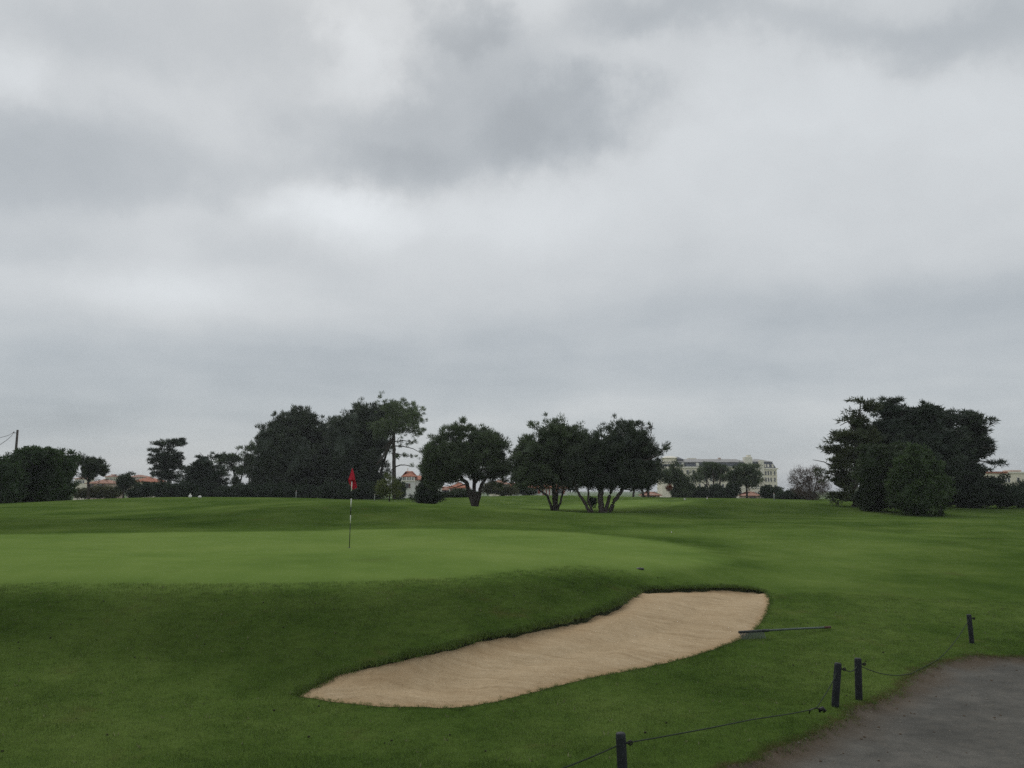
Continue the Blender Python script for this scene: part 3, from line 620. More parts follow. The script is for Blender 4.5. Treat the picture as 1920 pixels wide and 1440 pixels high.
plant('pine_tree', 'upright dense pine with three thin stems, middle of the three rounded pines', 'tree', 68, 1040,
      [(1042, 822, 44, 28), (1002, 846, 34, 26), (1078, 838, 26, 28), (984, 872, 26, 26), (1040, 862, 55, 34), (1012, 893, 42, 20), (1066, 893, 36, 22), (1052, 800, 14, 12, .8), (1090, 815, 9, 13, .6), (975, 900, 16, 13, .7)],
      'pine', 'pine', [[(1040, 957, 4.6), (1039, 935, 4.3), (1038, 905, 3.4), (1036, 860, 2.4), (1040, 830, 1)], [(1036, 948, 2.6), (1027, 930, 2.2), (1014, 921, 1.8), (996, 905, 1.2)], [(1044, 953, 2.4), (1052, 938, 2), (1056, 918, 1.6), (1068, 890, 1)], [(1042, 940, 2.6), (1046, 915, 2.2, 8), (1056, 880, 1.4)]],
      group=PINES, seed=11, gap=.25, dens=.85, lump=.24, core=.62, twigs=30)
plant('pine_tree', 'wide ragged pine on several splayed trunks, with loose shoots along its top', 'tree', 64, 1130,
      [(1168, 836, 46, 34), (1122, 846, 36, 32), (1205, 836, 24, 34), (1208, 873, 34, 18), (1108, 880, 38, 30), (1165, 880, 48, 32), (1090, 866, 24, 24), (1195, 897, 38, 18, .8), (1128, 812, 13, 16, .5), (1168, 800, 14, 10, .6), (1194, 796, 13, 10, .6), (1222, 800, 9, 14, .35), (1251, 834, 7, 6, .35), (1243, 845, 8, 6, .4), (1226, 856, 13, 9, .5), (1120, 902, 40, 14, .8)],
      'pine', 'pine_far', [[(1128, 958, 6.2), (1126, 935, 5.4), (1126, 905, 5), (1122, 850, 2)], [(1107, 956, 3.2), (1094, 939, 2.8), (1083, 922, 2.3), (1074, 900, 1.4)], [(1142, 961, 4.6), (1150, 943, 4), (1162, 926, 3.4), (1176, 900, 2.4), (1195, 870, 1.2)], [(1112, 954, 2.2), (1103, 938, 2), (1103, 915, 1.6)], [(1134, 955, 4), (1144, 930, 3.2, 8), (1152, 900, 2.2, 8), (1166, 850, 1)], [(1195, 868, 1.6), (1225, 858, 1.2), (1243, 843, .8), (1257, 829, .4)], [(1128, 850, 1.4), (1128, 818, .8)], [(1205, 850, 1.4), (1220, 815, .7), (1224, 792, .4)]],
      group=PINES, seed=21, gap=.28, dens=.8, lump=.25, core=.62, twigs=50)
plant('shrub', 'small dark clump between the splayed pine trunks', 'shrub', 65, 1112, [(1112, 941, 8, 6)], 'shrub', 'shrub_dark', seed=31, core=.6)
plant('pine_tree', 'slim far pine with two thin stems right of the ragged pine', 'tree', 112, 1211,
      [(1212, 889, 22, 10), (1230, 884, 14, 8), (1200, 895, 14, 8), (1222, 900, 15, 5, .5)], 'pinefar', 'pine_far',
      [[(1207, 938, 2.6), (1203, 915, 2.2), (1200, 893, 1.4)], [(1216, 938, 2.4), (1214, 915, 2.1), (1213, 893, 1.2)], [(1214, 912, 1.4), (1226, 905, .9), (1236, 897, .5)], [(1187, 938, 2.2), (1189, 915, 1.8), (1193, 895, 1)]], seed=33, core=0, twigs=12)

GROVE = 'tall pines of the dark grove'
plant('pine_tree', 'dark pine with a knobbly peak at the left end of the tall grove', 'tree', 106, 545,
      [(562, 788, 26, 20), (540, 812, 42, 30), (512, 842, 28, 36), (548, 856, 52, 48), (500, 885, 26, 40), (548, 905, 60, 28), (565, 772, 14, 6, .6)], 'pinefar', 'pine_far',
      [[(556, 940, 4), (554, 905, 3.6), (552, 850, 2.4), (560, 790, 1)], [(538, 940, 3.4), (533, 905, 3), (520, 850, 1.6)]], group=GROVE, seed=41, core=.78)
plant('pine_tree', 'lower dark pine in the dip between the two peaks of the grove', 'tree', 109, 620,
      [(618, 818, 34, 32), (600, 850, 34, 36), (636, 850, 34, 40), (618, 893, 52, 38)], 'pinefar', 'pine_far',
      [[(616, 940, 4), (617, 900, 3.4), (618, 830, 1.2)], [(634, 940, 3), (638, 900, 2.6), (640, 850, 1.2)]], group=GROVE, seed=47, core=.8)
plant('pine_tree', 'massive dark pine with a flat lumpy top in the middle of the grove', 'tree', 104, 685,
      [(690, 786, 42, 26), (662, 806, 34, 30), (655, 840, 36, 44), (690, 822, 36, 40), (678, 868, 44, 40), (668, 905, 48, 26), (708, 905, 16, 22, .8)], 'pinefar', 'pine_far',
      [[(690, 940, 4.4), (690, 900, 4), (688, 820, 2)], [(668, 940, 3.6), (666, 900, 3), (662, 830, 1.4)], [(708, 938, 3), (714, 890, 2.8), (722, 858, 2.2), (735, 826, 1.4), (742, 806, .8)]], group=GROVE, seed=53, core=.8)
plant('pine_tree', 'tallest pine with a bare straight trunk and lighter open crown', 'tree', 100, 739,
      [(742, 776, 34, 24), (722, 792, 26, 26), (762, 792, 26, 22), (742, 800, 32, 10, .7), (782, 806, 12, 8, .5), (778, 786, 12, 12, .6), (758, 855, 14, 4, .3), (770, 829, 12, 4, .25), (722, 808, 16, 7, .5), (782, 874, 9, 4, .3)], 'pine', 'pine_light',
      [[(740, 942, 4.2), (739, 895, 3.7), (738, 850, 3.3), (738, 815, 2.9), (742, 785, 1.6), (746, 760, .7)], [(736, 826, 2.4), (728, 840, 2.2), (718, 856, 1.9), (706, 872, 1.6)], [(737, 822, 1.8), (728, 832, 1.6), (716, 842, 1.2)], [(740, 836, 1.1), (756, 837, .9), (774, 841, .7), (790, 850, .4)], [(740, 876, 1.2), (750, 872, 1), (760, 872, .8), (775, 875, .5)], [(740, 850, 1), (752, 853, .8), (772, 856, .4)], [(740, 828, 1), (756, 826, .8), (776, 829, .4)], [(740, 800, 1.6), (760, 792, 1), (782, 804, .5)]],
      group=GROVE, seed=59, dens=.62, core=0, twigs=60)
plant('small_tree', 'loose green trees filling in left of the tall grove', 'tree', 112, 442,
      [(428, 868, 18, 18), (456, 862, 22, 18), (474, 852, 16, 16), (448, 893, 34, 22, .5), (470, 890, 20, 28, .7), (440, 915, 34, 14, .8)], 'pinefar', 'pine',
      [[(441, 940, 2.4), (442, 905, 2), (436, 875, 1)], [(447, 910, 1.6), (458, 880, 1)], [(466, 940, 2), (468, 890, 1.2)]], seed=61, core=0, twigs=20)
plant('conifer_tree', 'broad spiky dark conifer right of the flat-topped cypress', 'tree', 104, 385,
      [(388, 872, 24, 18), (378, 888, 32, 16), (386, 905, 40, 16), (388, 922, 44, 14), (406, 862, 14, 10, .7), (372, 866, 12, 8, .5)], 'cypress', 'cypress',
      [[(386, 940, 3), (387, 890, 2), (390, 852, .8)], [(392, 868, 1), (402, 856, .6), (410, 848, .3)], [(388, 864, .8), (378, 852, .4), (374, 848, .2)]], seed=67, core=.6, dens=1.1)
plant('cypress_tree', 'flat-topped windblown cypress standing alone against the sky', 'tree', 108, 316,
      [(318, 834, 22, 9), (330, 829, 13, 6), (306, 846, 20, 7), (322, 851, 20, 7), (292, 857, 15, 5), (300, 865, 24, 8), (322, 868, 20, 6), (332, 861, 11, 4, .7), (312, 878, 24, 6), (333, 877, 11, 4, .7), (312, 889, 18, 5), (322, 894, 14, 5, .7), (305, 899, 11, 6, .6), (316, 905, 9, 6, .5)], 'cypress', 'cypress',
      [[(318, 940, 2.8), (317, 910, 2.4), (315, 880, 2), (316, 850, 1.4), (320, 832, .7)], [(315, 885, 1.2), (302, 872, .9), (288, 858, .5)], [(316, 885, 1.1), (328, 880, .8), (340, 876, .4)], [(316, 860, 1), (328, 858, .7), (340, 862, .4)]], seed=71, core=0, dens=.85, depth=.9)
plant('round_tree', 'small round-headed tree on a short bare stem beside the tall hedge', 'tree', 84, 166,
      [(172, 868, 21, 12), (158, 878, 12, 12), (189, 880, 13, 11), (173, 884, 20, 11), (195, 890, 8, 6, .8), (161, 890, 9, 6, .7)], 'pine', 'pine_far',
      [[(166, 942, 2.4), (166, 920, 2.1), (166, 903, 1.9)], [(166, 905, 1.7), (157, 890, 1.1), (151, 880, .6)], [(166, 905, 1.7), (176, 892, 1.1), (189, 882, .6)], [(166, 905, 1.5), (169, 875, .7)]], seed=73, core=.5, twigs=12)
plant('round_tree', 'smallest round bushy tree in front of the red roofs', 'tree', 92, 232,
      [(235, 905, 17, 12), (243, 899, 11, 8), (226, 910, 12, 9)], 'pine', 'pine_far', [[(231, 940, 2), (232, 922, 1.8), (235, 905, 1)]], seed=79, core=.5)
HED = 'tall clipped hedge at the left edge'
plant('hedge', 'tall dark clipped hedge with a rounded right end', 'hedge', 66, 85,
      [(80, 894, 41, 48), (58, 894, 40, 44), (88, 908, 33, 34), (80, 858, 34, 14), (62, 850, 12, 8, .6)], 'hedge', 'hedge', group=HED, seed=83, core=.86, boxy=5.0, lump=.17, crown_name='foliage')
plant('hedge', 'lower dark hedge cut off by the left edge of the picture', 'hedge', 63, 8,
      [(5, 902, 30, 42), (-35, 905, 45, 46), (20, 910, 24, 32)], 'hedge', 'hedge', group=HED, seed=89, core=.86, boxy=3.0, lump=.12, crown_name='foliage')
def bushes(specs, group):
    for i, (label, d, lobes, leaf, sty, sd__) in enumerate(specs):
        plant('shrub', label, 'shrub', d, lobes[0][0], lobes, sty, leaf, group=group, seed=sd__, core=.75, crown_name='foliage')
LOW = 'low bushes along the far edge of the course'
bushes([
 ('olive bush line below the red-roofed bungalow, left of the small round tree', 100, [(182, 923, 34, 9), (158, 925, 18, 8), (208, 924, 16, 8)], 'olive', 'shrub', 101),
 ('low dark bush left of the cypress trunk', 104, [(276, 918, 22, 12), (256, 925, 16, 8)], 'shrub_dark', 'shrub', 103),
 ('low dark bush at the foot of the flat-topped cypress', 102, [(300, 920, 18, 14), (330, 921, 20, 12)], 'shrub_dark', 'shrub', 105),
 ('dark undergrowth at the foot of the spiky conifer', 101, [(352, 919, 20, 13), (372, 925, 20, 10)], 'shrub_dark', 'shrub', 107),
 ('dark undergrowth filling the gap before the tall grove', 102, [(428, 924, 26, 10), (465, 923, 24, 13)], 'shrub_dark', 'shrub', 109),
 ('dark undergrowth under the left of the tall grove', 100, [(520, 922, 32, 14), (570, 924, 30, 12)], 'shrub_dark', 'shrub', 111),
 ('dark undergrowth under the right of the tall grove', 98, [(630, 922, 36, 15), (690, 920, 34, 16), (660, 924, 30, 12)], 'shrub_dark', 'shrub', 113),
 ('dark bush just right of the tall bare pine trunk', 98, [(748, 912, 9, 14), (752, 925, 8, 10)], 'shrub_dark', 'shrub', 115),
 ('low hedge below the red-roofed villa behind the domed pine', 108, [(868, 926, 26, 6), (840, 929, 12, 4)], 'shrub', 'shrub', 117),
 ('olive bush right of the domed pine trunk', 112, [(925, 915, 18, 11), (950, 920, 18, 8)], 'olive', 'shrub', 119),
 ('leafy bush behind the middle pine, on the skyline mound', 116, [(975, 916, 14, 9), (990, 922, 12, 6)], 'shrub_dark', 'shrub', 121),
 ('dense green bush at the left foot of the big hotel', 118, [(1288, 922, 22, 15), (1272, 928, 14, 9)], 'shrub', 'shrub', 123),
 ('dark bush in front of the hotel, under the umbrella pines', 116, [(1322, 926, 18, 11), (1345, 922, 14, 13)], 'shrub_dark', 'shrub', 125),
 ('tall dark bush between the two hotel pines', 114, [(1372, 920, 14, 13), (1358, 928, 15, 10)], 'shrub_dark', 'shrub', 127),
 ('dark bush below the right wing of the hotel', 110, [(1448, 927, 22, 12), (1440, 918, 9, 7)], 'shrub_dark', 'shrub', 129),
 ('low dark hedge between the hotel and the bare reddish tree', 104, [(1485, 930, 26, 10), (1510, 932, 22, 9)], 'shrub_dark', 'shrub', 131),
 ('dark bush at the right frame edge under the far apartment block', 72, [(1905, 930, 26, 20), (1925, 925, 20, 18)], 'shrub_dark', 'shrub', 133),
 ('long dark bush spreading right from the big cypress clump', 70, [(1850, 922, 34, 26), (1875, 932, 30, 16), (1820, 930, 30, 18)], 'shrub_dark', 'shrub', 135)], LOW)
plant('sapling', 'young yellow-green tree in front of the tall bare pine trunk', 'tree', 60, 730,
      [(729, 908, 15, 13, .9), (720, 920, 13, 11, .8), (739, 921, 12, 11, .8)], 'wisp', 'yellowgreen', [[(730, 942, 1.4), (730, 925, 1.2), (729, 905, .6)]], seed=137, core=0, twigs=10)
plant('conifer_shrub', 'low dark conifer bush with a taller left spire before the white house', 'shrub', 76, 800,
      [(802, 932, 25, 11), (804, 917, 18, 11), (804, 902, 12, 13), (800, 888, 9, 10, .7)], 'shrub', 'shrub_dark', [[(797, 948, 1.6), (796, 915, 1.2), (792, 885, .5)]], seed=139, core=.72)
plant('conifer_tree', 'bushy dark conifer left of the hotel windows', 'tree', 116, 1260,
      [(1262, 886, 16, 14), (1254, 900, 20, 14), (1270, 904, 20, 16), (1262, 875, 8, 8, .8), (1278, 915, 16, 14)], 'pinefar', 'pine',
      [[(1266, 940, 2), (1264, 910, 1.6), (1262, 875, .7)]], seed=141, core=.4, dens=.7)
plant('shrub', 'small rust-coloured bush among the dark conifer branches', 'shrub', 113, 1255, [(1254, 914, 5, 5)], 'shrub', 'rust', seed=143, core=0, dens=.8)
HP = 'umbrella pines in front of the hotel'
plant('umbrella_pine', 'slender group of umbrella pine stems before the hotel facade', 'tree', 120, 1332,
      [(1334, 880, 22, 9), (1352, 876, 16, 8), (1318, 888, 16, 8), (1306, 900, 13, 6, .8), (1360, 890, 12, 12, .8), (1340, 893, 16, 6, .5)], 'pinefar', 'pine',
      [[(1327, 936, 1.5), (1326, 910, 1.3), (1322, 886, .8)], [(1338, 936, 1.5), (1338, 905, 1.3), (1336, 880, .8)], [(1341, 930, 1.3), (1330, 912, 1.1), (1326, 900, .8)], [(1350, 936, 1.7), (1350, 905, 1.5), (1352, 878, .8)], [(1325, 910, .9), (1312, 902, .5)]], group=HP, seed=149, core=0, dens=.62, gap=.42, twigs=16)
plant('umbrella_pine', 'rounder umbrella pine on a single dark stem before the hotel corner', 'tree', 115, 1401,
      [(1392, 882, 22, 11), (1378, 894, 16, 12), (1406, 893, 18, 12), (1398, 903, 20, 8, .7), (1416, 905, 9, 6, .6)], 'pinefar', 'pine',
      [[(1401, 940, 2), (1400, 915, 1.7), (1396, 885, .9)], [(1400, 916, 1), (1412, 905, .5)]], group=HP, seed=151, core=0, dens=.75, twigs=14)
plant('bare_tree', 'thin-leaved reddish grey tree left of the big cypress clump', 'tree', 98, 1520,
      [(1500, 902, 20, 22, .5), (1528, 900, 24, 24, .7), (1520, 918, 32, 18, .9), (1502, 884, 10, 8, .35), (1530, 882, 12, 8, .35)], 'twig', 'autumn',
      [[(1518, 942, 2), (1518, 915, 1.6), (1512, 890, .7)], [(1522, 925, 1.4), (1532, 900, .7)], [(1514, 925, 1.3), (1500, 905, .6)]], seed=157, core=0, twigs=40, dens=1.2)
BIG = 'big dark cypress clump on the right'
plant('cypress_tree', 'ragged layered cypress forming the left side of the big clump', 'tree', 66, 1600,
      [(1612, 754, 18, 10, .7), (1622, 768, 20, 10, .8), (1598, 776, 14, 8, .6), (1610, 792, 30, 14), (1578, 800, 16, 6, .6), (1562, 812, 15, 5, .5), (1590, 818, 26, 12), (1556, 834, 12, 6, .5), (1572, 842, 20, 9, .8), (1540, 866, 18, 5, .45), (1560, 872, 14, 6, .5), (1580, 868, 22, 14), (1605, 850, 34, 28), (1590, 900, 28, 26), (1548, 885, 10, 4, .3), (1585, 932, 26, 16), (1615, 820, 30, 30)], 'cypress', 'cypress_light',
      [[(1604, 955, 5), (1604, 900, 4.4), (1606, 840, 3.4), (1610, 790, 2), (1614, 752, .8)], [(1600, 890, 2), (1572, 878, 1.4), (1545, 866, .8), (1524, 862, .4)], [(1606, 850, 2), (1580, 828, 1.4), (1555, 812, .6)], [(1608, 810, 1.6), (1590, 790, 1), (1575, 798, .5)], [(1611, 790, 1.2), (1600, 772, .7), (1592, 760, .4)], [(1596, 905, 1.4), (1572, 892, 1), (1550, 886, .5)]], group=BIG, seed=163, core=.5, dens=.8)
plant('cypress_tree', 'tall dark cypress with spiky tips in the middle of the big clump', 'tree', 69, 1690,
      [(1672, 752, 16, 6, .7), (1664, 768, 22, 12), (1690, 776, 28, 14), (1725, 776, 28, 14), (1744, 768, 12, 9, .6), (1752, 766, 8, 5, .5), (1700, 808, 62, 34), (1660, 840, 44, 50), (1740, 830, 50, 46), (1700, 880, 70, 60)], 'cypress', 'cypress',
      [[(1690, 955, 6), (1690, 880, 5), (1692, 800, 2.4), (1690, 760, .9)]], group=BIG, seed=167, core=.8)
plant('cypress_tree', 'spreading cypress with drooping level boughs on the right side of the clump', 'tree', 71, 1800,
      [(1808, 792, 32, 15), (1780, 792, 30, 18), (1834, 806, 20, 14), (1800, 826, 44, 28), (1846, 830, 20, 7, .7), (1858, 842, 15, 5, .55), (1850, 856, 18, 6, .55), (1866, 868, 11, 4, .35), (1836, 846, 24, 14), (1800, 868, 50, 34), (1836, 880, 22, 10, .7), (1845, 890, 10, 6, .4), (1800, 915, 56, 36), (1770, 850, 40, 44)], 'cypress', 'cypress',
      [[(1800, 955, 5), (1800, 890, 4), (1804, 830, 2.6), (1808, 790, 1)], [(1804, 850, 2), (1834, 838, 1.3), (1868, 842, .5)], [(1804, 880, 2), (1836, 864, 1.2), (1872, 868, .5)], [(1802, 890, 1.6), (1836, 882, 1), (1858, 878, .4)]], group=BIG, seed=173, core=.72)
plant('shrub', 'tall columnar green shrub in front of the big cypress clump', 'shrub', 61, 1645,
      [(1636, 880, 32, 42), (1640, 925, 36, 36), (1668, 866, 34, 34), (1672, 915, 36, 40), (1690, 850, 22, 18, .8)], 'shrub', 'shrub', group=BIG, seed=179, core=.84, lump=.36, gap=.12, crown_name='foliage')
plant('shrub', 'big rounded lighter green shrub nearest on the right, before the cypresses', 'shrub', 57, 1722,
      [(1718, 884, 40, 38), (1740, 898, 36, 38), (1722, 925, 51, 42), (1702, 905, 36, 42), (1718, 852, 18, 12, .8)], 'shrub', 'shrub_light', group=BIG, seed=181, core=.86, lump=.26, gap=.08, crown_name='foliage')
# ------------------------------------------------------------------ buildings
M['cream'] = plain('cream_render', (.80, .725, .585), .9, .07, .25)
M['cream_trim'] = plain('cream_trim', (.82, .77, .66), .85, .06, .5)
M['slate'] = plain('slate_roof', (.075, .085, .105), .7, .25, 1.2)
M['zinc'] = plain('zinc_roof', (.27, .265, .255), .6, .1, .6)
M['pane'] = plain('window_pane', (.045, .05, .055), .15, .2, 2, .5)
M['white'] = plain('white_wall', (.70, .69, .66), .85, .06, .6)
M['white_paint'] = plain('white_paint', (.75, .74, .70), .6, .06, 3)
M['tile'] = plain('clay_tiles', (.34, .115, .06), .85, .28, 2.2, bump=.5, bscale=6)
M['tile_old'] = plain('weathered_clay_tiles', (.30, .15, .10), .9, .25, 2.2, bump=.5, bscale=6)
M['shutter'] = plain('dark_red_shutters', (.075, .03, .028), .7, .2, 4)
M['redwood'] = plain('red_timber', (.23, .05, .035), .7, .2, 4)
M['pinkish'] = plain('pinkish_render', (.50, .38, .31), .9, .1, .6)
M['blue_shutter'] = plain('blue_shutters', (.04, .05, .12), .7, .2, 4)
def building(name, label, px, d, rz=0.0, z=None):
    x = at(px, 900, d)[0]; z = h1(x, d) if z is None else z
    return empty(name, (x, d, z), label, 'building', rz=rz)
_wm = {}
def window(parent, x, y, z, wd, ht, face=-1, mat_='pane', frame='cream_trim', side=None):
    """a pane set in a proud surround; side: None = on a wall facing -Y, 'x' = on a wall facing +X"""
    key = (wd, ht, mat_, frame, side)
    if key not in _wm:
        a = MB(); t = .16
        a.box(-wd / 2 - t, -wd / 2, -.09, .02, -.1, ht + t); a.box(wd / 2, wd / 2 + t, -.09, .02, -.1, ht + t)
        a.box(-wd / 2, wd / 2, -.09, .02, ht, ht + t); a.box(-wd / 2 - .25, wd / 2 + .25, -.2, .02, -.22, -.1)
        b_ = MB(); b_.box(-wd / 2, wd / 2, -.035, .02, -.1, ht)
        fo = a.build('window', M[frame]); po = b_.build('pane', M[mat_]); _wm[key] = (fo.data, po.data); bpy.data.objects.remove(fo); bpy.data.objects.remove(po)
    f = link(bpy.data.objects.new('window', _wm[key][0]), parent); f.location = (x, y, z)
    if side == 'x': f.rotation_euler = (0, 0, math.pi / 2)
    if side == '-x': f.rotation_euler = (0, 0, -math.pi / 2)
    p = link(bpy.data.objects.new('pane', _wm[key][1]), f); return f
def hip(x0, x1, y0, y1, z0, z1, ins, over=.5, flat=False):
    x0, x1, y0, y1 = x0 - over, x1 + over, y0 - over, y1 + over; mb = MB(); i = min(ins, (y1 - y0) / 2 - (0 if not flat else -1e9) ) if not flat else ins
    top = [(x0 + i, y0 + i, z1), (x1 - i, y0 + i, z1), (x1 - i, y1 - i, z1), (x0 + i, y1 - i, z1)]
    bot = [(x0, y0, z0), (x1, y0, z0), (x1, y1, z0), (x0, y1, z0)]; low = [(a, b_, c - .18) for a, b_, c in bot]
    mb.add(low + bot + top, [(0, 3, 2, 1)] + [(k, (k + 1) % 4, 4 + (k + 1) % 4, 4 + k) for k in range(4)] + [(4 + k, 4 + (k + 1) % 4, 8 + (k + 1) % 4, 8 + k) for k in range(4)] + [(8, 9, 10, 11)])
    return mb
def gable(x0, x1, y0, y1, z0, z1, over=.5):             # ridge along x
    ym = (y0 + y1) / 2; a, b_ = x0 - over, x1 + over; y0 -= over; y1 += over; t = .18
    return MB().add([(a, y0, z0), (b_, y0, z0), (b_, ym, z1), (a, ym, z1), (a, y1, z0), (b_, y1, z0), (a, y0, z0 - t), (b_, y0, z0 - t), (a, y1, z0 - t), (b_, y1, z0 - t), (a, ym, z1 - t), (b_, ym, z1 - t)],
                    [(0, 1, 2, 3), (3, 2, 5, 4), (6, 7, 1, 0), (8, 4, 5, 9), (0, 3, 10, 6), (3, 4, 8, 10), (1, 7, 11, 2), (2, 11, 9, 5), (6, 10, 11, 7), (10, 8, 9, 11)])

# ---- the big hotel (400 m away)
HD = 400.0; hs = HD / F
hot = building('hotel', 'long cream hotel with dark slate mansard roof behind the umbrella pines', 1330, HD, 0.0, -2.5)
HX = at(1330, 900, HD)[0]; hz = -2.5
def hxp(px): return at(px, 900, HD)[0] - HX
def hzp(py): return at(1330, py, HD)[2] - hz
cor, ms, rt = hzp(877.5), hzp(866), hzp(860)
xa, xb = hxp(1243), hxp(1402)
MB().box(xa, xb, 0, 16, -2, cor).build('wall', M['cream'], hot)
MB().box(xa - .5, xb + .5, -.55, 16.5, cor, cor + .7).build('cornice', M['cream_trim'], hot)
MB().box(xa - .2, xb + .2, -.2, 16.2, hzp(915), hzp(915) + .45).build('string_course', M['cream_trim'], hot)
man = hip(xa + .3, xb, .3, 15.7, cor + .7, ms, 1.3, 0, True).build('mansard_roof', M['slate'], hot)
hip(xa + 1.0, xb, 1.0, 15, ms, rt, 4.5, .35, True).build('upper_roof', M['zinc'], hot)
for px in (1271, 1281.5, 1309, 1361, 1387):
    f = MB().box(-.62, .62, -.12, 1.2, 0, 1.5).build('dormer', M['cream_trim'] if px in (1281.5, 1309) else M['slate'], man); f.location = (hxp(px), .35, cor + 1.0)
    MB().box(-.42, .42, -.16, -.10, .15, 1.3).build('pane', M['white_paint' if px in (1281.5, 1309) else 'pane'], f)
cols = [1262 + 10.9 * i for i in range(12)]
for row, py in enumerate((889, 902, 915.5, 929)):
    for cx in cols: window(hot, hxp(cx + 6), 0, hzp(py), 1.05, 1.95)
tow = MB().box(xa - .6, xa + 8.5, -1.2, 9, -2, cor + .3).box(xa + 1, xa + 7, 1, 7.5, cor + .3, hzp(858)); tow.build('corner_block', M['cream'], hot)
hip(xa + .6, xa + 7.4, .6, 8, hzp(858), hzp(855), 2.0, .1, True).build('corner_roof', M['cream_trim'], hot)
pv = hip(hxp(1263), hxp(1284), 2, 12, rt - .3, hzp(856), 2.4, .2, True).build('pavilion_roof', M['slate'], hot)
MB().box(hxp(1397), hxp(1411), -1.0, 3, cor - 3, hzp(857)).box(hxp(1403), hxp(1409), -.4, 2.2, hzp(857), hzp(853)).build('chimney_stack', M['cream_trim'], hot)
MB().box(hxp(1354), hxp(1358), 5, 7, rt - 1, hzp(857.5)).build('roof_vent', M['pinkish'], hot)
MB().box(hxp(1296), hxp(1312), 6, 9, rt - 1, hzp(858)).build('roof_plant', M['cream_trim'], hot)
# right wing, turned back a little
wing = link(bpy.data.objects.new('right_wing', MB().box(0, 14.5, 0, 15, -2, cor - .6).build('right_wing', M['cream']).data), hot)
bpy.data.objects.remove([o for o in bpy.data.objects if o.name.startswith('right_wing') and o.parent is None][0]); wing.name = 'right_wing'
wing.location = (hxp(1408), 1.0, 0); wing.rotation_euler = (0, 0, math.radians(14))
MB().box(-.5, 15, -.5, 15.5, cor - .6, cor + .1).build('wing_cornice', M['cream_trim'], wing)
MB().box(-.2, 14.7, -.22, 15.2, hzp(915), hzp(915) + .4).build('wing_string_course', M['cream_trim'], wing)
hip(.2, 14.3, .2, 14.8, cor + .1, ms + .3, 1.4, 0, True).build('wing_mansard', M['slate'], wing)
hip(1.4, 13.1, 1.4, 13.6, ms + .3, hzp(859.5), 5.2, .2, True).build('wing_upper_roof', M['zinc'], wing)
MB().box(5.2, 7.2, -.7, 1.2, cor - 5, hzp(862.5)).build('wing_chimney', M['cream_trim'], wing)
for i, wx in enumerate((1.3, 2.7, 4.2, 8.6, 10.2, 12.6)):
    MB().box(wx - .42, wx + .42, .35, 2, cor + .5, cor + 1.9).build('wing_dormer', M['cream_trim'], wing)
for row, py in enumerate((890, 902.5, 916, 929)):
    for wx in (1.2, 2.6, 4.0, 8.4, 9.8, 11.2, 13.2): window(wing, wx, 0, hzp(py), .85, 1.8)
    for wy in (3, 7, 11): window(wing, 14.5, wy, hzp(py), .85, 1.8, side='x')

def cottage(label, px0, px1, yroof0, yeave, ybase, d, wallm, roofm, depth=8, rz=0.0, windows=(), shut='shutter', kind='hip', chim=None, ins=3.0):
    pc = (px0 + px1) / 2; z = -2.0; b_ = building('house', label, pc, d, rz, z); s = d / F; x0, x1 = (px0 - pc) * s, (px1 - pc) * s
    zp = lambda py: at(pc, py, d)[2] - z
    MB().box(x0, x1, 0, depth, -1, zp(yeave)).build('wall', M[wallm], b_)
    r = (hip(x0, x1, 0, depth, zp(yeave), zp(yroof0), ins) if kind == 'hip' else gable(x0, x1, 0, depth, zp(yeave), zp(yroof0))).build('roof', M[roofm], b_)
    if chim: MB().box((chim - pc) * s - .35, (chim - pc) * s + .35, depth * .4, depth * .4 + .6, zp(yeave), zp(yroof0) + .7).build('chimney', M['white'], r)
    for (px, py, wd, ht) in windows:
        f = window(b_, (px - pc) * s, 0, zp(py), wd, ht, mat_='pane', frame='white_paint')
        for sg in (-1, 1):
            q = MB().box(-.25, .25, -.13, -.092, -.05, ht).build('shutter', M[shut], f); q.location = (sg * (wd / 2 + .27), 0, 0)
    return b_
# white tower house
TD = 215.0; ts = TD / F; tw = building('house', 'white villa with a red-roofed tower showing left of the domed pine', 770, TD, math.radians(8), -2.0)
tz = lambda py: at(770, py, TD)[2] + 2.0
tx = lambda px: (px - 770) * ts
MB().box(tx(754), tx(778), 0, 7, -1, tz(893)).build('tower_wall', M['white'], tw)
MB().box(tx(753), tx(779), -.2, 7.2, tz(902.5), tz(902.5) + .25).build('string_course', M['cream_trim'], tw)
MB().box(tx(778), tx(829), 1.5, 8.5, -1, tz(899)).build('wall', M['white'], tw)
rf = hip(tx(756), tx(779), .4, 6.6, tz(893), tz(883), 3.0, .5).build('tower_roof', M['tile'], tw)
gable(tx(778), tx(829), 1.5, 8.5, tz(899), tz(891), .4).build('wing_roof', M['tile'], tw)
MB().box(tx(764), tx(765.5), 3, 3.3, tz(889), tz(877)).build('chimney', M['cream_trim'], tw)
for k, px in enumerate((756.5, 759.5, 765, 769, 774)): window(tw, tx(px), 0, tz(899.5), .28, .75, frame='white_paint')
w1 = window(tw, tx(763.5), 0, tz(914.5), .75, 1.15, frame='white_paint')
for sg in (-1, 1): q = MB().box(-.22, .22, -.13, -.092, -.05, 1.1).build('shutter', M['shutter'], w1); q.location = (sg * .62, 0, 0)
for px, py in ((786, 917), (800, 905), (815, 905), (815, 918)):
    w2 = window(tw, tx(px), 1.5, tz(py), .7, 1.0, frame='white_paint')
    for sg in (-1, 1): q = MB().box(-.2, .2, -.13, -.092, -.05, .95).build('shutter', M['shutter'], w2); q.location = (sg * .58, 0, 0)
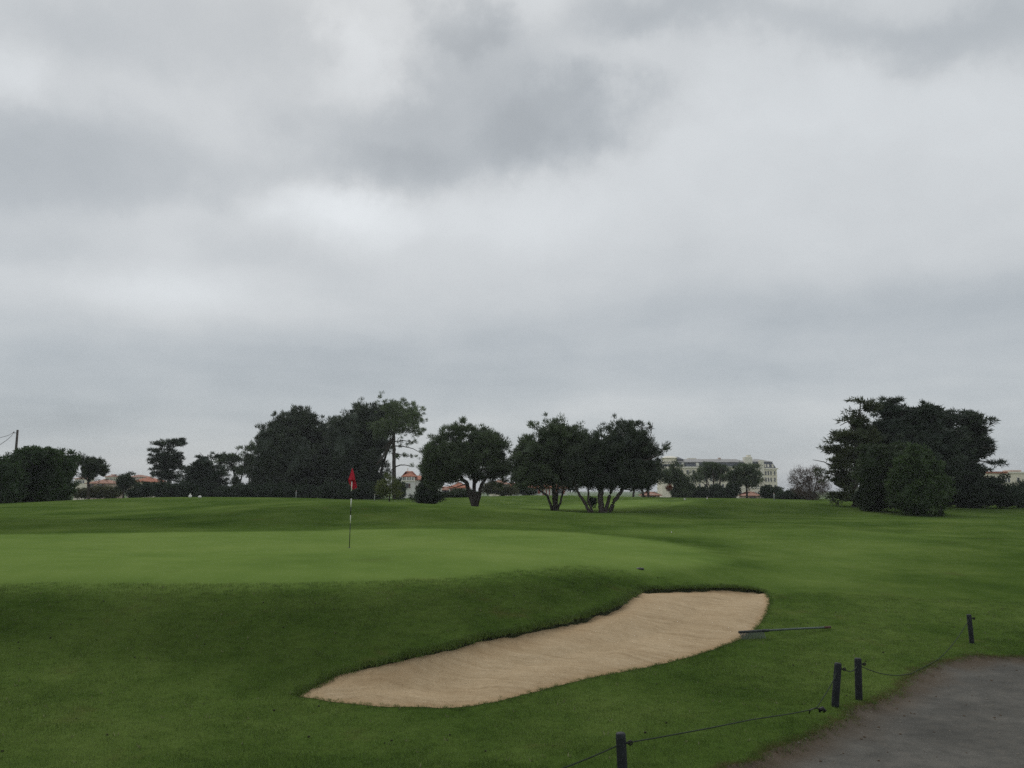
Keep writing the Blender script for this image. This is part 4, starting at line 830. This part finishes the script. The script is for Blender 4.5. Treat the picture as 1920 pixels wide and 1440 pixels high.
cottage('low white villa with red tiled roof seen under the domed pine boughs', 842, 876, 904, 914, 930, 195, 'white', 'tile', 7, windows=[(851, 924, .6, 1.0), (860, 924, .6, 1.0)], chim=855, shut='redwood')
cottage('small white villa with blue shutters between the conifer bush and domed pine', 826, 843, 912, 918, 932, 230, 'white', 'tile_old', 7, windows=[(831, 926, .6, 1.0), (838, 926, .6, 1.0)], shut='blue_shutter')
cottage('cream house with pale roof right of the domed pine trunk', 918, 955, 900, 907, 930, 260, 'cream', 'tile_old', 8, windows=[(928, 916, .7, 1.2), (938, 916, .7, 1.2), (947, 916, .7, 1.2)])
hw = cottage('long white house with red timber posts behind the middle pine', 960, 1062, 905, 914, 930, 170, 'white', 'tile', 8, kind='gable', shut='redwood', windows=[(972, 925, .7, 1.1), (1005, 925, .7, 1.1), (1050, 925, .7, 1.1)])
for px in (985, 990, 1018, 1024, 1030, 1036): MB().box((px - 1011) * 170 / F - .1, (px - 1011) * 170 / F + .1, -.12, .02, -1, at(1011, 914, 170)[2] + 1.9).build('timber_post', M['redwood'], hw)
cottage('red-roofed pinkish bungalow behind the small round-headed tree', 164, 204, 898, 906, 925, 240, 'pinkish', 'tile_old', 9, windows=[(170, 916, .8, 1.2), (190, 916, .8, 1.2)], ins=4)
cottage('cream house with red pyramid roof left of the lone cypress', 248, 292, 893, 903, 925, 230, 'cream', 'tile', 7, windows=[(258, 916, .8, 1.2), (272, 916, .8, 1.2), (284, 916, .8, 1.2)], chim=276, ins=4)
cottage('tiny hut with a low brown tiled roof right of the slim pine stems', 1208, 1236, 922, 928, 940, 180, 'pinkish', 'tile_old', 5, windows=[(1222, 934, .5, .7)])
cottage('low orange-tiled outbuilding under the right wing of the hotel', 1398, 1424, 922, 929, 940, 200, 'pinkish', 'tile_old', 6, windows=[(1410, 935, .5, .6)])
ap = building('apartment_block', 'cream apartment block with red roof edge at the right frame edge', 1920, 260, math.radians(-6), -2.0)
az = lambda py: at(1920, py, 260)[2] + 2.0
axx = lambda px: (px - 1920) * 260 / F
MB().box(axx(1858), axx(1990), 0, 12, -1, az(887.5)).build('wall', M['cream'], ap)
MB().box(axx(1857), axx(1892), -.4, 12.4, az(887.5), az(884)).build('roof', M['tile'], ap)
MB().box(axx(1892), axx(1991), -.3, 12.3, az(887.5), az(884.5)).build('parapet', M['cream_trim'], ap)
MB().box(axx(1905), axx(1925), 3, 8, az(884.5), az(881)).build('roof_block', M['pinkish'], ap)
for py in (904, 924):
    for px in (1872, 1888.5, 1893, 1910, 1930, 1950, 1970): window(ap, axx(px), 0, az(py), .7, 1.4)
for i, (px, d, wd, top, mt, lab) in enumerate([(205, 420, 16, 889, 'cream', 'pale far block just right of the round-headed tree'), (255, 450, 30, 890, 'pinkish', 'long pale far block above the pyramid-roofed house'), (150, 440, 20, 893, 'cream', 'pale far house hidden behind the round-headed tree trunk')]):
    fb_ = building('far_house', lab, px, d, 0, -3); zt = at(px, top, d)[2] + 3; hw_ = wd * d / F / 2
    MB().box(-hw_, hw_, 0, 9, -1, zt - 1.2).build('wall', M[mt], fb_); hip(-hw_, hw_, 0, 9, zt - 1.2, zt, 4).build('roof', M['tile_old'], fb_)
    for k in np.linspace(-hw_ + 1, hw_ - 1, 4): window(fb_, float(k), 0, zt - 3.6, .9, 1.5)

# ------------------------------------------------------------------ utility pole and wires
M['pole_wood'] = plain('weathered_pole_wood', (.065, .055, .048), .9, .3, 6)
M['wire'] = plain('black_wire', (.02, .02, .022), .6, .1, 5)
PD = 84.0; ptop = at(32.5, 806, PD); pz = h1(ptop[0], PD)
pole = empty('utility_pole', (ptop[0], PD, pz), 'weathered wooden utility pole rising behind the tall hedge', 'pole')
MB().tube([(0, 0, -.3), (0, 0, 3), (.03, 0, ptop[2] - pz)], [.16, .14, .105], 10).build('shaft', M['pole_wood'], pole, True)
MB().tube([(-.32, -.05, ptop[2] - pz - .32), (.12, -.05, ptop[2] - pz - .3)], .025, 6).build('bracket', M['wire'], pole)
MB().tube([(-.3, -.05, ptop[2] - pz - .34), (-.3, -.05, ptop[2] - pz - .16)], [.05, .035], 8).build('insulator', M['wire'], pole)
p0 = np.array([ptop[0] - .3, PD - .05, ptop[2] - .2])
for lab, mids in (('upper overhead wire sagging left from the utility pole top', [(10, 818), (-30, 822), (-130, 800)]), ('lower overhead wire dropping steeply left from the utility pole top', [(10, 827), (-60, 868), (-160, 905)])):
    ptsw = [p0]; dd = PD
    for q in mids: dd -= 2.0; ptsw.append(at(q[0], q[1], dd))
    fine = []
    for i in range(len(ptsw) - 1):
        a_, b_, c_, d_ = ptsw[max(i - 1, 0)], ptsw[i], ptsw[i + 1], ptsw[min(i + 2, len(ptsw) - 1)]
        for t in np.linspace(0, 1, 6, endpoint=False): fine.append(.5 * (2 * b_ + (c_ - a_) * t + (2 * a_ - 5 * b_ + 4 * c_ - d_) * t * t + (3 * b_ - a_ - 3 * c_ + d_) * t ** 3))
    fine.append(ptsw[-1]); o = MB().tube([Vector(q - p0) for q in fine], .022, 6).build('overhead_wire', M['wire']); o.location = p0; tag(o, lab, 'wire', 'overhead wires')

# ------------------------------------------------------------------ flagstick
M['flag'] = plain('red_flag_cloth', (.50, .030, .055), .85, .14, 9, .1)
M['black_paint'] = plain('black_paint', (.018, .02, .02), .5, .2, 5)
fb2 = hit(655, 1027); fz = h1(*fb2); FD = fb2[1]; ftop = at(660.6, 881, FD)
fl = empty('flagstick', (fb2[0], FD, fz), 'black and white banded flagstick with a limp red flag', 'flagstick')
O_ = np.array([fb2[0], FD, fz]); axis = ftop - O_
def fpt(py): t = (1027 - py) / (1027 - 881.0); return Vector(axis * t)
for y0, y1, mt in ((1027, 982, 'black_paint'), (982, 966, 'white_paint'), (966, 951, 'black_paint'), (951, 935, 'white_paint'), (935, 921, 'black_paint'), (921, 903, 'white_paint'), (903, 881, 'black_paint')):
    a_ = fpt(y0) if y0 < 1027 else Vector((0, 0, -.08)); rr = .010 if y0 > 970 else .0125
    MB().tube([a_, fpt(y1)], [rr, rr], 10).build('pole_band', M[mt], fl, True)
MB().tube([(0, 0, -.02), (0, 0, .004)], [.054, .054], 20).build('cup', M['black_paint'], fl, True)
# limp cloth: hangs from the top, wraps across the front of the stick, lower corners fall behind and to the side
su_, sv2 = 15, 21; FV = []
def fx(py): return lambda px: at(px, py, FD) - O_
for j in range(sv2):
    v = j / (sv2 - 1); py = 878.5 + 39.5 * v
    lft = np.interp(v, [0, .3, .62, .8, 1], [660.5, 656.5, 652, 655.5, 659]); rgt = np.interp(v, [0, .3, .62, .92, 1], [661.5, 664.8, 667, 669.3, 662.5])
    for i in range(su_):
        u = i / (su_ - 1); p = at(lft + (rgt - lft) * u, py, FD) - O_
        front = -.022 if v < .58 else .028
        fold = .05 * math.sin(u * 9.5 + v * 2.0) * min(1, v * 2.2) * (.4 + .6 * v)
        p[1] += (front * (1 - abs(2 * u - 1) * .5)) * 1.0 + (fold if abs(fold) < .05 else .05 * np.sign(fold)) * (.45 if v < .58 else .8) + (.03 if v >= .58 else -.012)
        FV.append(p)
FT = [(j * su_ + i, j * su_ + i + 1, (j + 1) * su_ + i + 1, (j + 1) * su_ + i) for j in range(sv2 - 1) for i in range(su_ - 1)]
fo = mesh_np('flag', FV, FT, M['flag'], fl, True); sl = fo.modifiers.new('cloth', 'SOLIDIFY'); sl.thickness = .003

# ------------------------------------------------------------------ bunker rake
M['rake_dark'] = plain('dark_plastic', (.030, .036, .036), .5, .2, 6)
M['rake_tine'] = plain('grey_plastic', (.10, .115, .11), .5, .2, 6)
M['rake_grip'] = plain('brown_grip', (.085, .035, .028), .7, .2, 6)
M['rake_handle'] = plain('green_grey_handle', (.075, .10, .085), .45, .15, 8)
r0 = hit(1386, 1198); r1 = hit(1432, 1196.5); r2 = hit(1557, 1180)
A0 = np.array([r0[0], r0[1], h1(*r0) + .105]); A1 = np.array([r1[0], r1[1], h1(*r1) + .115]); A2 = np.array([r2[0], r2[1], h1(*r2) + .035])
rk = empty('rake', (r1[0], r1[1], h1(*r1)), 'bunker rake with toothed head lying at the right end of the sand', 'rake'); RO = np.array(rk.location)
MB().tube([Vector(A0 - RO), Vector(A1 - RO)], .022, 8).build('head', M['rake_dark'], rk, True)
hd = A1 - A0; fwd = unit(np.cross(hd, [0, 0, 1.0]))
if fwd[1] > 0: fwd = -fwd
for i in range(17):
    q = A0 + hd * (i + .5) / 17 - RO; tip = q + fwd * .06; tip[2] = h1(*(tip[:2] + RO[:2])) - RO[2] + .004
    MB().tube([Vector(q), Vector(q * .4 + tip * .6 + np.array([0, 0, .012])), Vector(tip)], [.009, .008, .006], 5).build('tine', M['rake_tine'], rk)
hA = A1 + (A2 - A1) * .0; hB = A1 + (A2 - A1) * .9
MB().tube([Vector(hA - RO), Vector((hA + hB) / 2 - RO + np.array([0, 0, .004])), Vector(hB - RO)], .017, 10).build('handle', M['rake_handle'], rk, True)
MB().tube([Vector(hB - RO), Vector(A2 - RO)], .021, 10).build('grip', M['rake_grip'], rk, True)
MB().tube([Vector(A1 - RO + (A2 - A1) * -.01), Vector(A1 - RO + (A2 - A1) * .07)], .026, 8).build('socket', M['rake_dark'], rk, True)

# ------------------------------------------------------------------ rope fence by the path
M['post'] = plain('dark_stained_post', (.020, .023, .027), .75, .35, 9, bump=.5, bscale=25)
M['rope'] = plain('dark_green_rope', (.028, .040, .024), .9, .2, 30)
M['hook'] = plain('black_iron', (.012, .012, .013), .5, .2, 10)
def fpost(px, py_base, top_px, top_py, label, wpx, d=None):
    g = hit(px, py_base) if d is None else np.array([at(px, 1300, d)[0], d]); z = h1(*g)
    t = at(top_px, top_py, g[1]); t[1] -= .0; r_ = wpx * g[1] / F / 2
    p = empty('rope_post', (g[0], g[1], z), label, 'post', 'short dark posts of the rope fence')
    tl = t - np.array([g[0], g[1], z]); mb = MB(); n = 12; rings = [(-.06, 1.0), (.12, 1.0), (.5, .99), (.93, .98), (.985, .93), (1.0, .78)]
    mb.tube([Vector(tl * k) if k > 0 else Vector((0, 0, -.15)) for k, _ in rings], [r_ * q for _, q in rings], n); mb.build('shaft', M['post'], p, True)
    e_ = tl * .86; hk = MB().tube([Vector(e_ + np.array([r_ * .7, -.01, 0])), Vector(e_ + np.array([r_ + .035, -.012, 0]))], .009, 6)
    hk.tube([Vector(e_ + np.array([r_ + .03 + .017 * math.cos(a_), -.012, .017 * math.sin(a_)])) for a_ in np.linspace(0, 2 * math.pi, 10)], .006, 5, False); hk.build('eyelet', M['hook'], p, True)
    return np.array([g[0], g[1], z]) + tl * .84, np.array([g[0], g[1], z]) + tl * .86 + np.array([r_ + .035, -.012, 0]), r_
pa = fpost(1167, 1466, 1163.5, 1374, 'nearest rope post, cut by the bottom of the picture', 18.5, d=6.85)
pb = fpost(1565.5, 1325, 1571.5, 1243, 'left post of the leaning pair beside the path', 13.2)
pc_ = fpost(1610.5, 1312, 1608.5, 1234, 'right, upright post of the pair beside the path', 12.6)
pd_ = fpost(1822.5, 1206, 1816.5, 1152, 'farthest rope post, leaning left behind the path end', 8.4)
pe_ = fpost(760, 1620, 760, 1500, 'first rope post outside the bottom of the picture', 18.5, d=5.75)
def rope(label, a_, b_, sag, mids=None):
    n = 28; P = []
    for i in range(n + 1):
        t = i / n; q = a_ + (b_ - a_) * t; q = q.copy(); q[2] -= sag * 4 * t * (1 - t) if mids is None else np.interp(t, *mids)
        q[2] = max(q[2], h1(q[0], q[1]) + .012); P.append(q)
    mb = MB()
    for ph in (0, math.pi * 2 / 3, math.pi * 4 / 3):     # three twisted strands
        Q_ = []
        dirv = unit(b_ - a_); sx = unit(np.cross(dirv, [0, 0, 1.0])); sz = np.cross(sx, dirv); Ls = np.linalg.norm(b_ - a_); m_ = int(Ls / .012)
        for k in range(m_ + 1):
            t = k / m_; q = np.array([np.interp(t, np.linspace(0, 1, n + 1), [p[c_] for p in P]) for c_ in range(3)]); an = ph + t * Ls / .07 * 2 * math.pi
            Q_.append(Vector(q + (sx * math.cos(an) + sz * math.sin(an)) * .0031 - P[0]))
        mb.tube(Q_, .0035, 5, False)
    o = mb.build('rope', M['rope'], None, True); o.location = P[0]; return tag(o, label, 'rope', 'sagging ropes of the path fence')
rope('rope rising from the bottom edge to the nearest post', pe_[0], pa[0], .06)
rope('long sagging rope from the nearest post to the post pair', pa[0], pb[0], .2, ([0, .12, .3, .5, .7, .85, .95, 1], [0, .05, .12, .19, .28, .335, .15, 0]))
rope('short rope between the two posts of the pair', pb[1], pc_[0], .05)
rope('faint rope sagging low to the farthest post', pc_[0], pd_[0], .42)
kp = pa[0] + (pb[0] - pa[0]) * .86; kz = h1(kp[0], kp[1])
kn = empty('rope_connector', (kp[0], kp[1], kz), 'black coupling where the rope sags into the grass left of the pair', 'connector')
MB().tube([(-.10, 0, .03), (-.085, -.01, .075), (-.02, -.01, .092), (.03, -.01, .07)], .008, 6).build('loop', M['hook'], kn, True)
MB().tube([(.015, -.01, .045), (.02, -.01, .075), (.05, -.01, .085), (.075, -.01, .06), (.06, -.01, .04)], [.012, .024, .027, .022, .010], 8).build('clasp', M['hook'], kn, True)

# ------------------------------------------------------------------ small things on the grass
def ball(name, label, cat, px, py, rad, mt, group=None):
    g = hit(px, py); z = h1(*g); V = []; nu, nv = 16, 9; fs = []
    for j in range(nv):
        ph = math.pi * j / (nv - 1)
        for i in range(nu): V.append((rad * math.sin(ph) * math.cos(2 * math.pi * i / nu), rad * math.sin(ph) * math.sin(2 * math.pi * i / nu), rad * math.cos(ph) * (1 + .03 * math.sin(5 * i))))
    for j in range(nv - 1):
        for i in range(nu): fs.append((j * nu + i, (j + 1) * nu + i, (j + 1) * nu + (i + 1) % nu, j * nu + (i + 1) % nu))
    o = MB().add(V, fs).build(name, M[mt], None, True); o.location = (g[0], g[1], z + rad * .96); return tag(o, label, cat, group)
ball('golf_ball', 'white golf ball lying beyond the right end of the green', 'golf ball', 1259, 999, .0225, 'white_paint')
def tee_marker(px, py, label, hh, cap):
    g = hit(px, py); z = h1(*g); t = empty('tee_marker', (g[0], g[1], z), label, 'marker', 'pale tee markers on the left mound')
    MB().tube([(0, 0, -.03), (0, 0, hh * .25), (0, 0, hh * .7), (0, 0, hh)], [.075, .115, .12, .05], 14).build('body', M['white_paint'], t, True)
    if cap: MB().tube([(0, 0, hh * .95), (0, 0, hh * 1.2), (0, 0, hh * 1.45)], [.03, .055, .03], 10).build('knob', M['white_paint'], t, True)
tee_marker(356.5, 933, 'taller pale tee marker with a knob on the left mound', .2, True)
tee_marker(374.5, 933.5, 'shorter pale tee marker right of the knobbed one', .16, False)
def stake(px, d, py_top, label, rad=.035, mt='white_paint'):
    x = at(px, 900, d)[0]; z = h1(x, d); t = at(px, py_top, d)[2] - z
    s_ = empty('marker_stake', (x, d, z), label, 'stake', 'thin pale course stakes')
    MB().tube([(0, 0, -.1), (0, 0, t * .6), (.01, 0, t * .97), (.01, 0, t)], [rad, rad, rad * .95, rad * .5], 8).build('shaft', M[mt], s_, True)
    MB().tube([(.01, 0, t * .86), (.01, 0, t * .93)], rad * 1.12, 8, True).build('band', M['redwood'], s_, True)
M['grey_paint'] = plain('grey_paint', (.42, .43, .43), .6, .1, 3)
stake(556, 66, 919, 'thin pale stake at the foot of the tall grove', .035, 'grey_paint')
stake(1450, 95, 924, 'tall pale stake before the dark hedge right of the hotel', .055, 'grey_paint')
stake(703, 66, 927, 'short pale stake beside the yellow-green sapling', .03, 'grey_paint')
stake(1283, 100, 934, 'short white stake on the far green left of the hotel', .09)
stake(1325, 90, 932, 'short white stake under the umbrella pines', .06)
cp = hit(1200, 1066.5); cz_ = h1(*cp); cpo = empty('sprinkler_cap', (cp[0], cp[1], cz_), 'dark round sprinkler cap sunk in grass at the green edge', 'sprinkler')
MB().tube([(0, 0, -.02), (0, 0, .012), (0, 0, .016)], [.085, .085, .07], 18).build('lid', M['hook'], cpo, True)
MB().tube([(0, 0, .015), (0, 0, .024)], [.02, .016], 8).build('nozzle', M['hook'], cpo, True)
#PART4

# ------------------------------------------------------------------ moist sea air
hm = bpy.data.materials.new('sea_air'); hm.use_nodes = True; hn = NT(hm.node_tree); hn.n.clear()
pvn = hn.new('ShaderNodeVolumePrincipled'); pvn.inputs['Color'].default_value = (.93, .96, 1, 1); pvn.inputs['Density'].default_value = .00032
ho = hn.new('ShaderNodeOutputMaterial'); hn.l.new(pvn.outputs[0], ho.inputs['Volume'])
hz_ = MB().box(-3200, 3200, -500, 3400, -8, 24).build('haze', hm); tag(hz_, kind='stuff')
